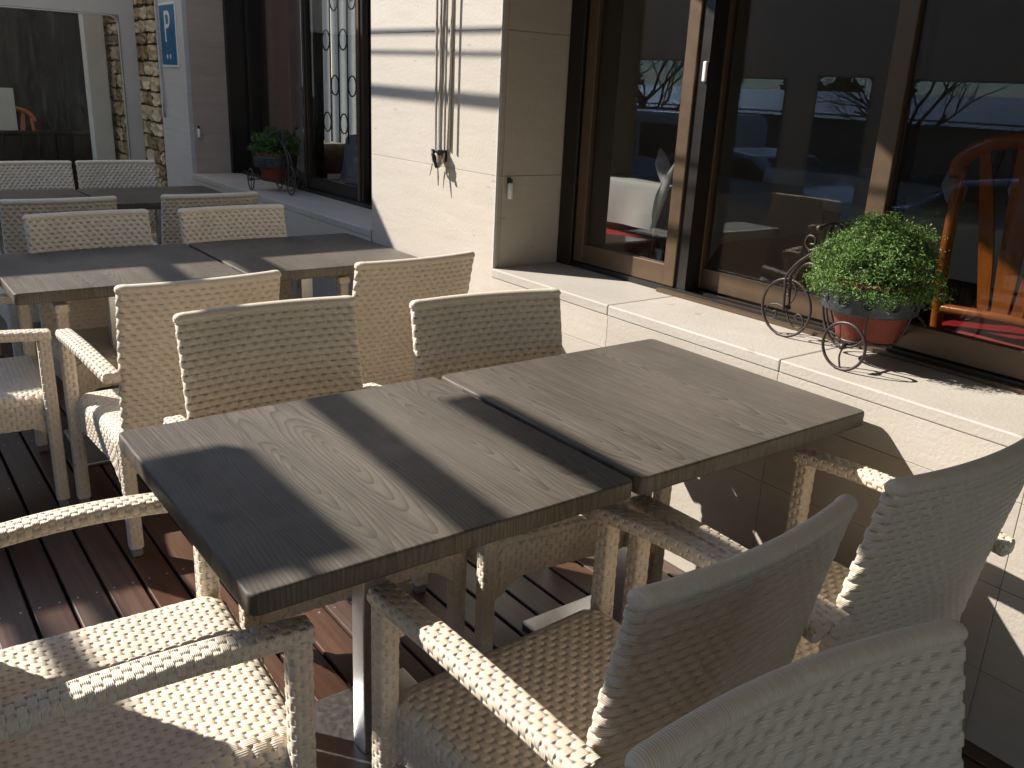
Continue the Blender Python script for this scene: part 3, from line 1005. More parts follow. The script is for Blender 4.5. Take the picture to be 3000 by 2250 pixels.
for (x, y, k, lab) in TABLES:
    o = copy_tree(protos[k]) if used[k] else protos[k]
    used[k] = True
    o.location = (x, y, 0)
    tag(o, lab, 'table', 'grey wood effect tables on the terrace')

# ------------------------------------------------------------------ tricycle planters
def circle(c, r, axis, n=40):
    out = []
    for k in range(n):
        a = 2*PI*k/n
        if axis == 'x': out.append((c[0], c[1]+r*math.cos(a), c[2]+r*math.sin(a)))
        else: out.append((c[0]+r*math.cos(a), c[1]+r*math.sin(a), c[2]))
    return out
def spiral(c, r0, r1, a0, a1, n=26):
    """in the y-z plane"""
    return [(c[0], c[1]+(r0+(r1-r0)*q)*math.cos(a0+(a1-a0)*q), c[2]+(r0+(r1-r0)*q)*math.sin(a0+(a1-a0)*q)) for q in np.linspace(0, 1, n)]
def smooth_path(pts, n=8):
    P = [Vector(p) for p in pts]
    out = []
    for i in range(len(P)-1):
        p0 = P[max(i-1, 0)]; p1 = P[i]; p2 = P[i+1]; p3 = P[min(i+2, len(P)-1)]
        for k in range(n):
            t_ = k/n
            out.append(0.5*((2*p1)+(p2-p0)*t_+(2*p0-5*p1+4*p2-p3)*t_*t_+(3*p1-p0-3*p2+p3)*t_**3))
    out.append(P[-1])
    return out
def make_trike():
    root = empty('tricycle_planter')
    FR, RR = 0.087, 0.064
    fy = 0.305
    tr_ = 0.0042
    fwc = (0, fy, FR+tr_)
    m = MB(); m.tube(circle(fwc, FR, 'x', 48), tr_, 8, closed=True)
    w = m.build('front_wheel', IRON, root)
    m = MB()
    for k in range(3):
        a = R(90+120*k)+0.25
        # curved spoke ending in a scroll
        base = [(0, fy, FR+tr_)]
        d = Vector((0, math.cos(a), math.sin(a))); e = Vector((0, -math.sin(a), math.cos(a)))
        c0 = Vector(fwc)
        pts = [c0, c0+d*0.035+e*0.014, c0+d*0.066+e*0.010, c0+d*0.078-e*0.012, c0+d*0.060-e*0.030, c0+d*0.040-e*0.024, c0+d*0.040-e*0.008, c0+d*0.052-e*0.010]
        m.tube(smooth_path(pts, 6), 0.0024, 6)
    m.build('scroll_spoke', IRON, w)
    m = MB(); m.tube([(-0.012, fy, FR+tr_), (0.012, fy, FR+tr_)], 0.009, 12); m.build('hub', IRON, w)
    for s_ in (-1, 1):
        c0 = Vector((s_*0.15, 0, RR+tr_))
        m = MB(); m.tube(circle(c0, RR, 'x', 40), tr_, 8, closed=True)
        w = m.build('rear_wheel', IRON, root)
        m = MB()
        for k in range(3):
            a = R(-90+120*k)
            d = Vector((0, math.cos(a), math.sin(a))); e = Vector((0, -math.sin(a), math.cos(a)))
            m.tube(smooth_path([c0, c0+d*0.03+e*0.008, c0+d*RR], 6), 0.0026, 6)
        m.build('spoke', IRON, w)
        m = MB(); m.tube([c0-Vector((0.012, 0, 0)), c0+Vector((0.012, 0, 0))], 0.0085, 12); m.build('hub', IRON, w)
    m = MB()
    zc_ = RR+tr_
    m.tube([(-0.15, 0, zc_), (0.15, 0, zc_)], 0.0045, 8)
    # fork: two blades up to the scrolled handlebar stem
    for s_ in (-1, 1):
        m.tube(smooth_path([(s_*0.012, fy, FR), (s_*0.012, fy+0.004, FR+0.06), (s_*0.010, fy+0.006, 0.19), (s_*0.007, fy-0.025, 0.235),
                            (s_*0.005, fy-0.070, 0.272), (s_*0.004, fy-0.105, 0.300), (s_*0.003, fy-0.108, 0.340), (s_*0.002, fy-0.125, 0.362), (s_*0.002, fy-0.150, 0.350), (s_*0.002, fy-0.152, 0.320), (s_*0.002, fy-0.128, 0.292)], 6), 0.0042, 8)
    # small scroll in front of the stem
    m.tube(smooth_path([(0, fy-0.085, 0.290), (0, fy-0.055, 0.276), (0, fy-0.035, 0.292), (0, fy-0.042, 0.316), (0, fy-0.064, 0.314), (0, fy-0.066, 0.296), (0, fy-0.052, 0.294)], 6), 0.0034, 7)
    # arched body bar from the fork down to the rear axle
    m.tube(smooth_path([(0, fy-0.015, 0.175), (0, fy-0.030, 0.218), (0, fy-0.062, 0.238), (0, fy-0.100, 0.222), (0, fy-0.120, 0.170), (0, fy-0.128, 0.110), (0, fy-0.150, 0.055), (0, fy-0.19, 0.022), (0, fy-0.24, 0.030), (0, 0.0, zc_)], 6), 0.0042, 8)
    m.build('frame', IRON, root)
    m = MB()
    m.tube(smooth_path([(-0.062, fy-0.118, 0.355), (-0.03, fy-0.122, 0.364), (0, fy-0.125, 0.364), (0.03, fy-0.122, 0.364), (0.062, fy-0.118, 0.355)], 5), 0.0038, 8)
    for s_ in (-1, 1):
        m.tube([(s_*0.058, fy-0.119, 0.356), (s_*0.072, fy-0.117, 0.352)], 0.007, 10)
    m.build('handlebar', IRON, root)
    # pot basket: embossed band and hoops
    pc = (0, 0.035, 0)
    m = MB()
    m.lathe([(0.121, 0.150), (0.124, 0.146), (0.128, 0.152), (0.134, 0.205), (0.138, 0.214), (0.134, 0.217), (0.128, 0.205), (0.121, 0.152), (0.121, 0.150)], pc, 56)
    for k in range(12):
        a = 2*PI*k/12
        cc = Vector((pc[0]+0.132*math.cos(a), pc[1]+0.132*math.sin(a), 0.182))
        t_ = Vector((-math.sin(a), math.cos(a), 0)); u_ = Vector((math.cos(a)*0.1, math.sin(a)*0.1, 1)).normalized()
        for rr_ in (0.014, 0.007):
            m.tube([cc+t_*rr_*math.cos(b)+u_*rr_*math.sin(b) for b in np.linspace(0, 2*PI, 13)[:-1]], 0.0025, 5, closed=True)
    m.build('basket_band', TINBAND, root)
    m = MB()
    for k in range(6):
        a = 2*PI*(k+0.5)/6
        c_, s2 = math.cos(a), math.sin(a)
        m.tube(smooth_path([(pc[0]+0.126*c_, pc[1]+0.126*s2, 0.152), (pc[0]+0.112*c_, pc[1]+0.112*s2, 0.105), (pc[0]+0.085*c_, pc[1]+0.085*s2, 0.066), (pc[0]+0.0*c_, pc[1]+0.0*s2, 0.054)], 5), 0.003, 6)
    m.tube(circle((pc[0], pc[1], 0.066), 0.086, 'z', 36), 0.004, 7, closed=True)
    m.build('basket_hoop', IRON, root)
    return root
def make_pot_plant(name, label, leafmat, n, seed, rxy, rz, zc, leaf, droop=0.0):
    rnd = np.random.default_rng(seed)
    root = empty(name, (0, 0, 0), 0, label, 'plant')
    m = MB()
    m.lathe([(0.0, 0.060), (0.080, 0.060), (0.084, 0.064), (0.113, 0.205), (0.119, 0.205), (0.119, 0.232), (0.112, 0.233), (0.106, 0.212), (0.0, 0.210)], (0, 0, 0), 48)
    m.build('flower_pot', TERRA, root)
    m = MB(); m.lathe([(0.099, 0.207), (0.05, 0.211), (0.0, 0.212)], (0, 0, 0), 24); m.build('soil', SOIL, root)
    # clumped leaf cloud: sprigs growing from the middle, leaves along each
    V = np.empty((n*4, 3)); 
    ns = n//26
    d = rnd.normal(size=(ns, 3)); d /= np.linalg.norm(d, axis=1, keepdims=True)
    d[:, 2] = np.where(d[:, 2] < -0.45, -d[:, 2], d[:, 2])
    rad = 0.86+0.14*rnd.random(ns)**0.6+0.06*np.sin(d[:, 0]*7+seed)*np.cos(d[:, 1]*6)+0.05*np.sin(d[:, 2]*9+d[:, 0]*5)
    rad *= 1+0.13*(rnd.random(ns) > 0.95)+0.045*rnd.normal(size=ns)
    tips = d*rad[:, None]*np.array([rxy, rxy, rz])
    tips[:, 2] -= droop*(tips[:, 0]**2+tips[:, 1]**2)
    which = np.repeat(np.arange(ns), 26)[:n]
    along = 1-0.50*rnd.random(len(which))**1.8
    base = np.array([0, 0, -0.35*rz])
    pos = base+(tips[which]-base)*along[:, None]
    pos += rnd.normal(size=pos.shape)*0.0065
    nn = rnd.normal(size=pos.shape)+d[which]*0.9+np.array([0, 0, 0.5])
    nn /= np.linalg.norm(nn, axis=1, keepdims=True)
    t1 = np.cross(nn, rnd.normal(size=pos.shape)); t1 /= np.linalg.norm(t1, axis=1, keepdims=True)
    t2 = np.cross(nn, t1)
    L_ = leaf*(0.55+0.9*rnd.random(len(pos)))[:, None]
    Wd = L_*0.42
    q = np.stack([pos-t1*L_*0.5, pos+t2*Wd*0.5+nn*L_*0.06, pos+t1*L_*0.5-nn*L_*0.05, pos-t2*Wd*0.5+nn*L_*0.06], 1).reshape(-1, 3)
    q[:, 2] += zc
    F = np.arange(len(q)).reshape(-1, 4).tolist()
    m = MB(); m.add(q, F, None, False); m.build('foliage', leafmat, root)
    m = MB()
    for k in range(0, ns, 3):
        a_ = base+np.array([0, 0, zc]); b_ = tips[k]*0.97+np.array([0, 0, zc])
        s0 = np.array([a_[0]+d[k, 0]*0.03, a_[1]+d[k, 1]*0.03, max(0.205, a_[2]-0.04)])
        mid = (s0+b_)/2+np.array([0, 0, 0.012])
        m.tube([tuple(s0), tuple(mid), tuple(b_)], [0.0016, 0.0012, 0.0006], 4, cap=False)
    m.build('stem', STEM, root)
    return root
tk = make_trike()
tk.location = (1.86, 0.155, ZS)
tag(tk, 'wrought iron tricycle planter standing on the sunlit front sill', 'planter', 'iron tricycle planters on the sills')
tk2 = copy_tree(tk)
tk2.location = (1.835, 4.375, ZS)
tk2.rotation_euler = (0, 0, R(176))
tag(tk2, 'wrought iron tricycle planter standing on the shaded rear sill', 'planter', 'iron tricycle planters on the sills')
p1 = make_pot_plant('potted_herb', 'bushy bright green herb in a terracotta pot in the sunlit tricycle', LEAF, 34000, 3, 0.180, 0.126, 0.278, 0.0080, 1.5)
p1.location = (1.865, 0.185, ZS+0.002)
p2 = make_pot_plant('potted_herb', 'bushy dark green herb in a terracotta pot in the shaded rear tricycle', LEAFDARK, 8000, 9, 0.155, 0.105, 0.275, 0.014, 0.6)
p2.location = (1.835, 4.34, ZS+0.002)

# ------------------------------------------------------------------ inside the restaurant
def make_dining_chair(wood):
    """faces +Y; tall arched back with curved slats"""
    root = empty('dining_chair')
    m = MB()
    m.box(-0.21, 0.21, -0.20, 0.22, 0.43, 0.49, 0.022)
    m.build('seat', REDSEAT, root)
    m = MB(); m.box(-0.20, 0.20, -0.19, 0.21, 0.375, 0.429, 0.004); m.build('seat_frame', wood, root)
    for s_ in (-1, 1):
        m = MB(); m.tube([(s_*0.19, 0.19, 0.0), (s_*0.19, 0.195, 0.376)], [0.016, 0.021], 10); m.build('leg', wood, root)
        m = MB(); m.tube(smooth_path([(s_*0.17, -0.25, 0.0), (s_*0.185, -0.21, 0.40), (s_*0.195, -0.235, 0.70), (s_*0.175, -0.29, 1.0)], 6), 0.019, 10)
        m.build('leg', wood, root)
    m = MB()
    arch = [(0.19*math.cos(a), -0.285-0.025*math.sin(a), 0.985+0.105*math.sin(a)) for a in np.linspace(-0.12, PI+0.12, 26)]
    m.tube(arch, 0.024, 12)
    m.tube(smooth_path([(-0.192, -0.215, 0.55), (0, -0.235, 0.56), (0.192, -0.215, 0.55)], 6), 0.016, 10)
    m.build('back_frame', wood, root)
    for k, xs in enumerate((-0.085, 0.0, 0.085)):
        m = MB()
        w = 0.020 if k != 1 else 0.030
        for sg_ in (1,):
            zz = np.linspace(0.55, 1.09-abs(xs)*0.35, 16)
            q = (zz-0.55)/0.5
            xc_ = xs*(0.55+0.75*q)
            yc_ = -0.232-0.075*q+0.02*np.sin(q*PI)
            wv = w*(0.75+0.35*np.sin(q*PI))
            Vv = []; Ff = []
            for i_ in range(len(zz)):
                for (ax, ay) in ((-1, -1), (1, -1), (1, 1), (-1, 1)):
                    Vv.append((xc_[i_]+ax*wv[i_], yc_[i_]+ay*0.006, zz[i_]))
            for i_ in range(len(zz)-1):
                for j_ in range(4):
                    Ff.append((i_*4+j_, i_*4+(j_+1) % 4, (i_+1)*4+(j_+1) % 4, (i_+1)*4+j_))
            m.add(Vv, Ff, None, False)
        m.build('slat', wood, root)
    return root
dc = make_dining_chair(ORANGEWOOD)
FZ = 0.32
dc2 = make_dining_chair(DARKCHERRY)  # same chair, its wood darkened to stand in for the room's shade
DC = [(2.66, 0.115, -84, 'orange cherry wood dining chair with red seat just inside the right window'),
      (2.60, 2.12, -93, 'shade darkened cherry wood dining chair with arched back behind the left window pane'),
      (3.05, 2.72, -100, 'shade darkened cherry wood dining chair beside the white table, farthest into the left window pane'),
      (2.60, 4.95, -95, 'shade darkened cherry wood dining chair inside the rear window behind the tricycle'),
      (4.1, 0.9, 95, 'shade darkened cherry wood dining chair deep inside facing the window tables')]
for i, (x, y, a, lab) in enumerate(DC):
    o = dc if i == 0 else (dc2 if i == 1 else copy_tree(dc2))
    o.location = (x, y, FZ); o.rotation_euler = (0, 0, R(a))
    tag(o, lab, 'chair', 'cherry wood dining chairs inside the restaurant')
def cloth_table(x, y, rz, half, drop, label, mat, seed=0, top=0.745):
    root = empty('laid_table', (x, y, FZ), rz, label, 'table', 'cloth covered tables inside the restaurant')
    m = MB(); m.tube([(0, 0, 0.03), (0, 0, top-0.03)], 0.04, 14); m.lathe([(0, 0), (0.2, 0), (0.2, 0.02), (0.05, 0.03), (0, 0.03)], (0, 0, 0), 24)
    m.build('leg', DARKCHERRY, root)
    m = MB(); m.box(-half+0.06, half-0.06, -half+0.06, half-0.06, top-0.03, top-0.004); m.build('tabletop', DARKCHERRY, root)
    # draped square cloth: corners hang lower
    n = 61
    s_ = np.linspace(-1, 1, n)*(half+drop)
    A, B = np.meshgrid(s_, s_, indexing='ij')
    ox = np.clip(np.abs(A)-half, 0, 9); oy = np.clip(np.abs(B)-half, 0, 9)
    over = np.maximum(ox, oy)+0.55*np.minimum(ox, oy)
    flare = 0.16
    X = np.sign(A)*(np.minimum(np.abs(A), half)+ox*flare*(1+0.5*np.sin(B*17+seed)))
    Y = np.sign(B)*(np.minimum(np.abs(B), half)+oy*flare*(1+0.5*np.sin(A*15+seed)))
    Z = top-over+0.004*np.sin(A*9)*np.cos(B*11)
    m = MB(); m.grid(np.stack([X, Y, Z], -1), A, B); m.build('tablecloth', mat, root)
    return root
cloth_table(3.25, 2.02, 0, 0.40, 0.22, 'white cloth covered table inside the front window near the pillar', LINEN, 1)
cloth_table(3.55, 0.72, 0, 0.42, 0.22, 'white cloth covered table behind the middle pane', LINEN, 2)
cloth_table(3.35, -0.45, 0.1, 0.42, 0.22, 'white cloth covered table behind the orange dining chair', LINEN, 3)
cloth_table(5.0, 2.3, 0.1, 0.42, 0.22, 'white cloth covered table deep inside the dining room', LINEN, 4)
cloth_table(2.83, 4.30, R(40), 0.36, 0.30, 'table under a bluish white cloth with a hanging corner inside the rear window', BLUELINEN, 5, 0.82)
# folded napkin standing at the table edge, in the sun
def napkin(x, y, z, h, w, label, rz=0.0):
    m = MB()
    n, k = 14, 20
    q = np.linspace(0, 1, k); a = np.linspace(-1, 1, n)
    Q, A = np.meshgrid(q, a, indexing='ij')
    wd = w*np.interp(Q, [0, 0.25, 0.55, 0.9, 1], [0.15, 0.7, 1.0, 0.35, 0.05])
    X = 0.03*(1-A**2)*np.sin(Q*PI)
    Y = A*wd+0.05*Q**2*0.8
    Z = h*Q
    P = np.stack([X, Y, Z], -1)
    m.grid(P, Q, A); m.grid(P[::-1]+np.array([0.004, 0, 0]), Q, A)
    o = m.build('folded_napkin', LINEN)
    o.location = (x, y, z); o.rotation_euler = (0, 0, rz)
    return tag(o, label, 'napkin', 'folded white napkins on the laid tables')
NAP = [(2.90, 2.02, 1.067, 0.17, 0.055, 'white folded napkin standing upright in the sun on the table near the pillar'),
       (3.5, 0.85, 1.067, 0.18, 0.06, 'white folded napkin on the table behind the middle pane, left of two'),
       (3.62, 0.62, 1.067, 0.18, 0.06, 'white folded napkin on the table behind the middle pane, right of two')]
for q in NAP: napkin(*q)

# white calla shaped flower ornament on the inner ledge, lit by the sun
cl = empty('calla_flower', (2.050, 1.228, 0.822), 0, 'white calla shaped flower ornament half in the sun just behind the left pane', 'flower')
m = MB()
k, n = 26, 24
q = np.linspace(0, 1, k); a = np.linspace(0, 2*PI, n+1)
Q, A_ = np.meshgrid(q, a, indexing='ij')
rad = np.interp(Q, [0, 0.12, 0.3, 0.55, 0.8, 1.0], [0.003, 0.006, 0.018, 0.027, 0.017, 0.001])
lean = 0.105*np.clip(Q-0.2, 0, 1)**1.5
m.grid(np.stack([rad*0.5*np.cos(A_), -lean+rad*np.sin(A_), 0.15+0.285*Q], -1), Q, A_)
m.build('spathe', PETAL, cl)
m = MB(); m.tube([(0, 0, 0.02), (0, 0.002, 0.09), (0, 0, 0.155)], [0.003, 0.003, 0.003], 8); m.build('stem', STEM, cl)
m = MB(); m.lathe([(0, 0.0), (0.018, 0.0), (0.021, 0.02), (0.014, 0.05), (0.009, 0.065), (0.007, 0.063), (0, 0.04)], (0, 0, 0), 24); m.build('vase', DARKCHERRY, cl)
# ------------------------------------------------------------------ terrace enclosure and shade
def rr_poly(x0, x1, z0, z1, r, n=7):
    out = []
    for (cx_, cz_, a0) in ((x1-r, z1-r, 0), (x0+r, z1-r, 90), (x0+r, z0+r, 180), (x1-r, z0+r, 270)):
        for k in range(n):
            a = R(a0+90*k/(n-1))
            out.append((cx_+r*math.cos(a), cz_+r*math.sin(a)))
    return out
def fabric_with_windows(a0, a1, z0, z1, wins, r=0.06, thick=0.004):
    """flat fabric sheet in local (a, z) with rounded window openings; returns bm in xz plane (y = thickness)"""
    bm = bmesh.new()
    outer = [bm.verts.new((a, 0, z)) for a, z in ((a0, z0), (a1, z0), (a1, z1), (a0, z1))]
    edges = [bm.edges.new((outer[i], outer[(i+1) % 4])) for i in range(4)]
    for (x0, x1, b0, b1) in wins:
        vs = [bm.verts.new((x, 0, z)) for x, z in rr_poly(x0, x1, b0, b1, r)]
        edges += [bm.edges.new((vs[i], vs[(i+1) % len(vs)])) for i in range(len(vs))]
    bmesh.ops.triangle_fill(bm, use_beauty=True, edges=edges)
    bmesh.ops.recalc_face_normals(bm, faces=bm.faces[:])
    g_ = bmesh.ops.extrude_face_region(bm, geom=bm.faces[:])
    for v in g_['geom']:
        if isinstance(v, bmesh.types.BMVert):
            v.co.y += thick
    bmesh.ops.recalc_face_normals(bm, faces=bm.faces[:])
    return bm
def side_curtain(name, loc, rz, a0, a1, z0, z1, wins, label, vin=None):
    root = empty(name, loc, rz, label, 'curtain', 'grey side curtains with clear vinyl windows')
    m = MB(); m.frombm(fabric_with_windows(a0, a1, z0, z1, wins), False); m.build('fabric', CURTFAB, root)
    for (x0, x1, b0, b1) in wins:
        m = MB()
        m.box(x0-0.015, x1+0.015, -0.003, -0.0005, b0-0.015, b1+0.015)
        m.build('vinyl_pane', vin or VINYL, root)
        m = MB(); 
        pl = rr_poly(x0-0.004, x1+0.004, b0-0.004, b1+0.004, 0.062)
        m.tube([(p[0], -0.006, p[1]) for p in pl], 0.0045, 6, closed=True)
        m.build('window_hem', CURTFAB, root)
    return root
# rear curtain, straight ahead at the far left
side_curtain('side_curtain', (0, 6.55, 0), 0, -2.6, 1.632, 0.02, 2.62, [(-2.45, -0.95, 0.25, 1.86), (-0.65, 1.505, 0.25, 1.865)],
             'grey fabric side curtain with a large clear vinyl window across the far end')
# street side curtain (seen mirrored in the glass)
side_curtain('side_curtain', (-2.6, 0, 0), R(90), -3.4, 6.5, 0.02, 2.73,
             [(-3.3, -1.9, 0.5, 1.68), (-1.6, -0.2, 0.5, 1.68), (0.1, 1.75, 0.5, 1.68), (2.0, 2.96, 0.5, 1.68), (3.42, 3.95, 0.5, 1.70), (4.30, 4.92, 0.5, 1.67), (5.30, 6.35, 0.5, 1.82)],
             'grey side curtain with a row of clear vinyl windows along the street edge', BLUEVINYL)
side_curtain('side_curtain', (0, -6.5, 0), 0, -2.6, 1.632, 0.02, 2.73, [(-2.3, -0.9, 0.9, 1.86), (-0.5, 1.2, 0.9, 1.86)],  # unseen curtain added behind the camera to darken the nearest chair backs
             'unseen grey side curtain with two vinyl windows, added to dim the near chairs')
ZR = 2.75
aw = empty('awning', (0, 6.8, ZR), 0, 'cream awning cloth over the rear of the terrace', 'awning', 'cream awnings over the terrace')
m = MB()
xs = np.linspace(-2.7, 1.648, 45); ys = np.linspace(4.62-6.8, 8.5-6.8, 30)
X, Y = np.meshgrid(xs, ys, indexing='ij')
Y = Y-np.clip((1.7-Y)/3.88, 0, 1)*0.37*(X < -2.08)
Z = 0.0-0.015*np.abs(np.sin((X+2.7)*PI/0.62))*np.clip((Y+2.18)/0.4, 0, 1)
m.grid(np.stack([X, Y, Z], -1), X, Y)
m.build('awning_cloth', AWNFAB, aw)
m = MB(); m.box(-2.7, 1.64, -2.20, -2.175, -0.04, 0.02, 0.004); m.build('front_bar', WHITEP, aw)
aw2 = empty('awning', (0, -1.4, ZR), 0, 'cream awning cloth over the near end of the terrace', 'awning', 'cream awnings over the terrace')
m = MB()
ys = np.linspace(0, 1, 30)
X, Y = np.meshgrid(xs, ys, indexing='ij')
Y = -5.2+Y*(8.2+np.interp(X, [-2.7, 0.55, 0.9, 1.25, 1.64], [0, 0, 0.17, 0.52, 0.85]))
m.grid(np.stack([X, Y, 0*X], -1), X, Y)
m.build('awning_cloth', AWNFAB2, aw2)
m = MB(); m.box(-2.7, 0.55, 3.0, 3.025, -0.04, 0.02, 0.004); m.build('front_bar', WHITEP, aw2)
# unseen bars and rods added between the awnings to stripe the scene with shade
def bar(p, q, w, h):
    p = Vector(p)-aw2.location; q = Vector(q)-aw2.location
    L_ = (q-p).length
    m = MB(); m.box(0, L_, -w/2, w/2, -h, 0, 0.006); o = m.build('shade_bar', WHITEP, aw2)
    o.location = p; o.rotation_euler = (0, 0, math.atan2((q-p).y, (q-p).x))
    m = MB(); m.box(-0.02, 0.06, -w/2-0.006, w/2+0.006, -h-0.008, 0.006, 0.004); m.build('bar_end', STEEL, o)
bar((-1.215, 1.62, ZR-0.01), (-1.035, 4.60, ZR-0.01), 0.085, 0.04)
bar((-0.86, 1.62, ZR-0.01), (-0.84, 2.63, ZR-0.01), 0.11, 0.04)
bar((-0.71, 4.10, ZR-0.01), (-0.68, 4.60, ZR-0.01), 0.12, 0.04)
bar((-1.95, 1.62, ZR-0.01), (-2.25, 4.60, ZR-0.01), 0.05, 0.04)
bar((-2.12, 1.62, ZR-0.01), (-2.45, 4.60, ZR-0.01), 0.07, 0.04)
ht = empty('sun_blocker', (-1.52, 2.335, ZR-0.03), 0, 'flat unseen panel added under the awning gap to cast the front table shadow', 'blocker')  # unseen panel added to cast the dark rectangle on the front table
m = MB(); m.box(-0.16, 0.115, -0.25, 0.25, -0.06, 0.0, 0.008); m.build('panel_slab', WHITEP, ht)
m = MB(); m.tube([(-0.02, 0.18, 0.0), (-0.02, 0.18, 0.03)], 0.008, 8); m.tube([(-0.02, -0.18, 0.0), (-0.02, -0.18, 0.03)], 0.008, 8); m.box(-0.03, -0.01, -0.75, 0.19, 0.028, 0.045); m.build('hanger', STEEL, ht)
for (x0, x1, r_, lab) in ((0.545, 0.585, 0.019, 'thick unseen rod added across the awning gap to shade the pillar'), (0.695, 0.72, 0.007, 'thin unseen rod added across the awning gap to shade the pillar'), (0.765, 0.79, 0.008, 'second thin unseen rod added across the awning gap to shade the pillar')):
    m = MB(); m.tube([(x0, 1.58, ZR), (x1, 4.7, ZR)], r_, 10); tag(m.build('shade_rod', ROPE), lab, 'cable', 'unseen shade rods across the awning gap')  # unseen rods added to draw the shadow lines on the pillar

# ------------------------------------------------------------------ beyond the rear curtain
m = MB(); m.box(1.455, 1.615, 7.45, 7.60, -0.8, 3.4, 0.006)
tag(m.build('white_pillar', WHITEPLASTER), 'white plastered post seen through the clear vinyl curtain', 'pillar')
pp = empty('wooden_parapet', (0, 7.62, 0), 0, 'low dark brown board parapet behind the vinyl curtain', 'parapet')
m = MB()
for k in range(30):
    m.box(-2.6+k*0.135, -2.6+k*0.135+0.131, 0, 0.03, -0.02, 0.92, 0.002)
m.build('board_panel', PARAPET, pp)
m = MB(); m.box(-2.6, 1.45, -0.02, 0.05, 0.921, 0.95, 0.003); m.build('cap_rail', PARAPET, pp)
m = MB()
yy = np.linspace(-3.2, 1.6, 120); zz = np.linspace(0.0, 2.74, 6)
X, Z = np.meshgrid(yy, zz, indexing='ij')
Y = 8.3+0.05*np.sin(X*11)+0.02*np.sin(X*27)
m.grid(np.stack([X, Y, Z], -1), X, Z); m.grid(np.stack([X, Y+0.005, Z], -1)[::-1], X, Z)
tag(m.build('shade_backdrop', SHADEBACK), 'dark screen added for the deep shade of the neighbouring terrace', 'screen')  # dark sheet added where the neighbouring terrace lies in deep shade
nc = copy_tree(dc)
nc.location = (0.92, 7.95, 0.02); nc.rotation_euler = (0, 0, R(178))
tag(nc, 'red brown wooden chair behind the dark parapet, blurred by the vinyl', 'chair', 'cherry wood dining chairs inside the restaurant')
del nc['group']
m = MB(); m.box(0.62, 0.98, 8.20, 8.22, 0.85, 1.28, 0.004)
tag(m.build('menu_board', WHITEP), 'white board behind the red brown chair beyond the vinyl', 'board')

# ------------------------------------------------------------------ street side, mirrored in the windows
def make_car(kind, paint):
    root = empty('parked_'+kind)
    if kind == 'van':
        L_, Wd, H = 4.6, 1.85, 2.0
        low = [(-2.3, 0.35), (2.3, 0.35), (2.32, 0.75), (2.2, 1.0), (1.65, 1.12), (1.05, 1.85), (0.7, 1.98), (-2.15, 2.0), (-2.3, 1.85)]
        wins = [[(1.45, 1.18), (0.98, 1.78), (0.45, 1.78), (0.45, 1.15)], [(0.35, 1.15), (0.35, 1.78), (-0.75, 1.78), (-0.75, 1.15)], [(-0.85, 1.15), (-0.85, 1.78), (-2.1, 1.78), (-2.1, 1.15)]]
        wr, wy = 0.33, (1.45, -1.45)
    else:
        L_, Wd, H = 4.1, 1.72, 1.45
        low = [(-2.05, 0.32), (2.05, 0.32), (2.08, 0.62), (1.95, 0.80), (1.05, 0.95), (0.35, 1.38), (-0.2, 1.45), (-1.2, 1.43), (-1.75, 1.05), (-2.08, 0.95)]
        wins = [[(0.85, 0.97), (0.28, 1.32), (-0.25, 1.37), (-0.25, 0.97)], [(-0.35, 0.97), (-0.35, 1.37), (-1.15, 1.35), (-1.6, 1.0)]]
        wr, wy = 0.31, (1.3, -1.28)
    bm = bmesh.new()
    m = MB(); m.prism([(p[0], p[1]) for p in low], 'x', -Wd/2, Wd/2)
    b_ = m.build('body', paint, root)
    bv = b_.modifiers.new('bevel', 'BEVEL'); bv.width = 0.09; bv.segments = 3; bv.limit_method = 'ANGLE'
    for s_ in (-1, 1):
        for w in wins:
            m = MB(); m.prism(w, 'x', s_*(Wd/2-0.01), s_*(Wd/2+0.006)); m.build('window', CARGLASS, root)
        for y_ in wy:
            m = MB()
            m.tube([(s_*(Wd/2-0.2), y_, wr), (s_*(Wd/2+0.01), y_, wr)], wr, 24)
            w_ = m.build('wheel', RUBBER, root)
            m = MB(); m.tube([(s_*(Wd/2+0.0105), y_, wr), (s_*(Wd/2+0.02), y_, wr)], wr*0.6, 20); m.build('rim', STEEL, w_)
    zt = [p for p in low]
    a, b2 = (low[4], low[5])
    m = MB()
    m.add([(-Wd/2+0.14, a[0]-0.03, a[1]+0.07), (Wd/2-0.14, a[0]-0.03, a[1]+0.07), (Wd/2-0.2, b2[0]+0.08, b2[1]-0.02), (-Wd/2+0.2, b2[0]+0.08, b2[1]-0.02)], [(0, 1, 2, 3)], None, False)
    m.v[-1][:, 1] += 0.02
    m.build('windscreen', CARGLASS, root)
    return root
v1 = make_car('van', VANWHITE)
v1.location = (-9.0, 12.4, -0.8); tag(v1, 'white van parked across the street, mirrored in the left pane', 'van')
c1 = make_car('car', VANWHITE)
c1.location = (-8.6, 9.0, -0.8); c1.rotation_euler = (0, 0, PI); tag(c1, 'white hatchback parked across the street, mirrored in the middle pane', 'car')
c2 = make_car('car', VANGREY)
c2.location = (-8.4, 4.6, -0.8); tag(c2, 'silver hatchback parked across the street, mirrored in the right pane', 'car')
sb = empty('harbour_shed', (-26, 26, -0.8), R(8), 'long low shed with pale ribbed roof across the street', 'building')
m = MB(); m.box(-5, 0, -24, 24, 0, 1.9); m.build('wall', SHEDWALL, sb)
m = MB()
for k in range(96):
    y0 = -24.4+k*0.51
    m.add([(0.6, y0, 1.75), (0.6, y0+0.47, 1.75), (-5.5, y0+0.47, 2.75), (-5.5, y0, 2.75)], [(0, 1, 2, 3)], None, False)
    m.box(0.6, 0.62, y0+0.47, y0+0.51, 1.70, 1.80)
m.build('roof', PALEROOF, sb)
random.seed(11)
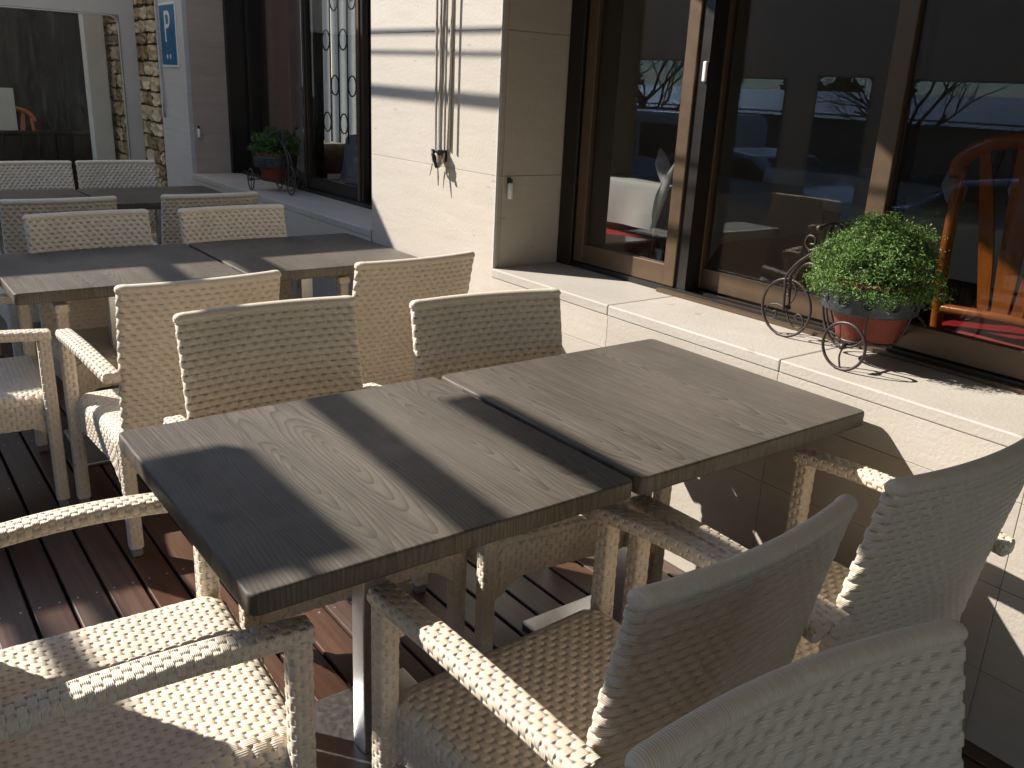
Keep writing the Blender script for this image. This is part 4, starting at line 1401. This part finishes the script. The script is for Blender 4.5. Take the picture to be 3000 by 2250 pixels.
def bare_tree(x, y, h, label):
    root = empty('bare_tree', (x, y, -0.8), random.uniform(0, 6), label, 'tree', 'bare pollarded trees along the street')
    m = MB(); m.tube([(0, 0, 0), (0.05, 0.02, h*0.25), (0.0, 0.05, h*0.5)], [0.10, 0.08, 0.06], 10); m.build('trunk', BARK, root)
    m = MB()
    def br(p, d, L_, r_, dep):
        pts = [p]; q = Vector(p); dd = Vector(d)
        for _ in range(4):
            dd = (dd+Vector((random.uniform(-.35, .35), random.uniform(-.35, .35), random.uniform(-.15, .3)))).normalized()
            q = q+dd*L_/4
            pts.append(q[:])
        m.tube(pts, list(np.linspace(r_, r_*0.55, 5)), 6)
        if dep > 0:
            for _ in range(3):
                br(pts[random.choice((2, 3, 4))], (dd+Vector((random.uniform(-.9, .9), random.uniform(-.9, .9), random.uniform(-.2, .6)))).normalized(), L_*0.62, r_*0.5, dep-1)
    for k in range(5):
        a = k*2*PI/5+random.uniform(-.3, .3)
        br((0, 0.05, h*0.48), (math.cos(a), math.sin(a), 0.55), h*0.4, 0.035, 3)
    m.build('branch', BARK, root)
for (x, y, h, lab) in ((-9.8, 13.0, 3.6, 'bare tree at the kerb opposite the middle pane'), (-11, 14.5, 4.4, 'tall bare tree between the parked cars'), (-10.5, 7.6, 3.6, 'bare tree at the kerb opposite the right pane')):
    bare_tree(x, y, h, lab)
# distant dark tree belt
rnd = np.random.default_rng(5)
m = MB()
n = 9000
ang = rnd.uniform(R(95), R(175), n)
dist = 55+rnd.random(n)*14
hh = 2.2+1.3*np.sin(ang*23)+0.9*np.sin(ang*61+1)+0.6*np.sin(ang*130)
pos = np.stack([dist*np.cos(ang), dist*np.sin(ang), -0.8+rnd.random(n)**0.8*np.clip(hh, 1.2, 9)*1.1], -1)
nn = rnd.normal(size=(n, 3)); nn /= np.linalg.norm(nn, axis=1, keepdims=True)
t1 = np.cross(nn, rnd.normal(size=(n, 3))); t1 /= np.linalg.norm(t1, axis=1, keepdims=True); t2 = np.cross(nn, t1)
q = np.stack([pos-t1*0.7, pos+t2*0.4, pos+t1*0.7, pos-t2*0.4], 1).reshape(-1, 3)
m.add(q, np.arange(len(q)).reshape(-1, 4).tolist(), None, False)
tag(m.build('tree_belt', LEAFDARK), 'far belt of dark trees beyond the street', 'trees', kind='stuff')
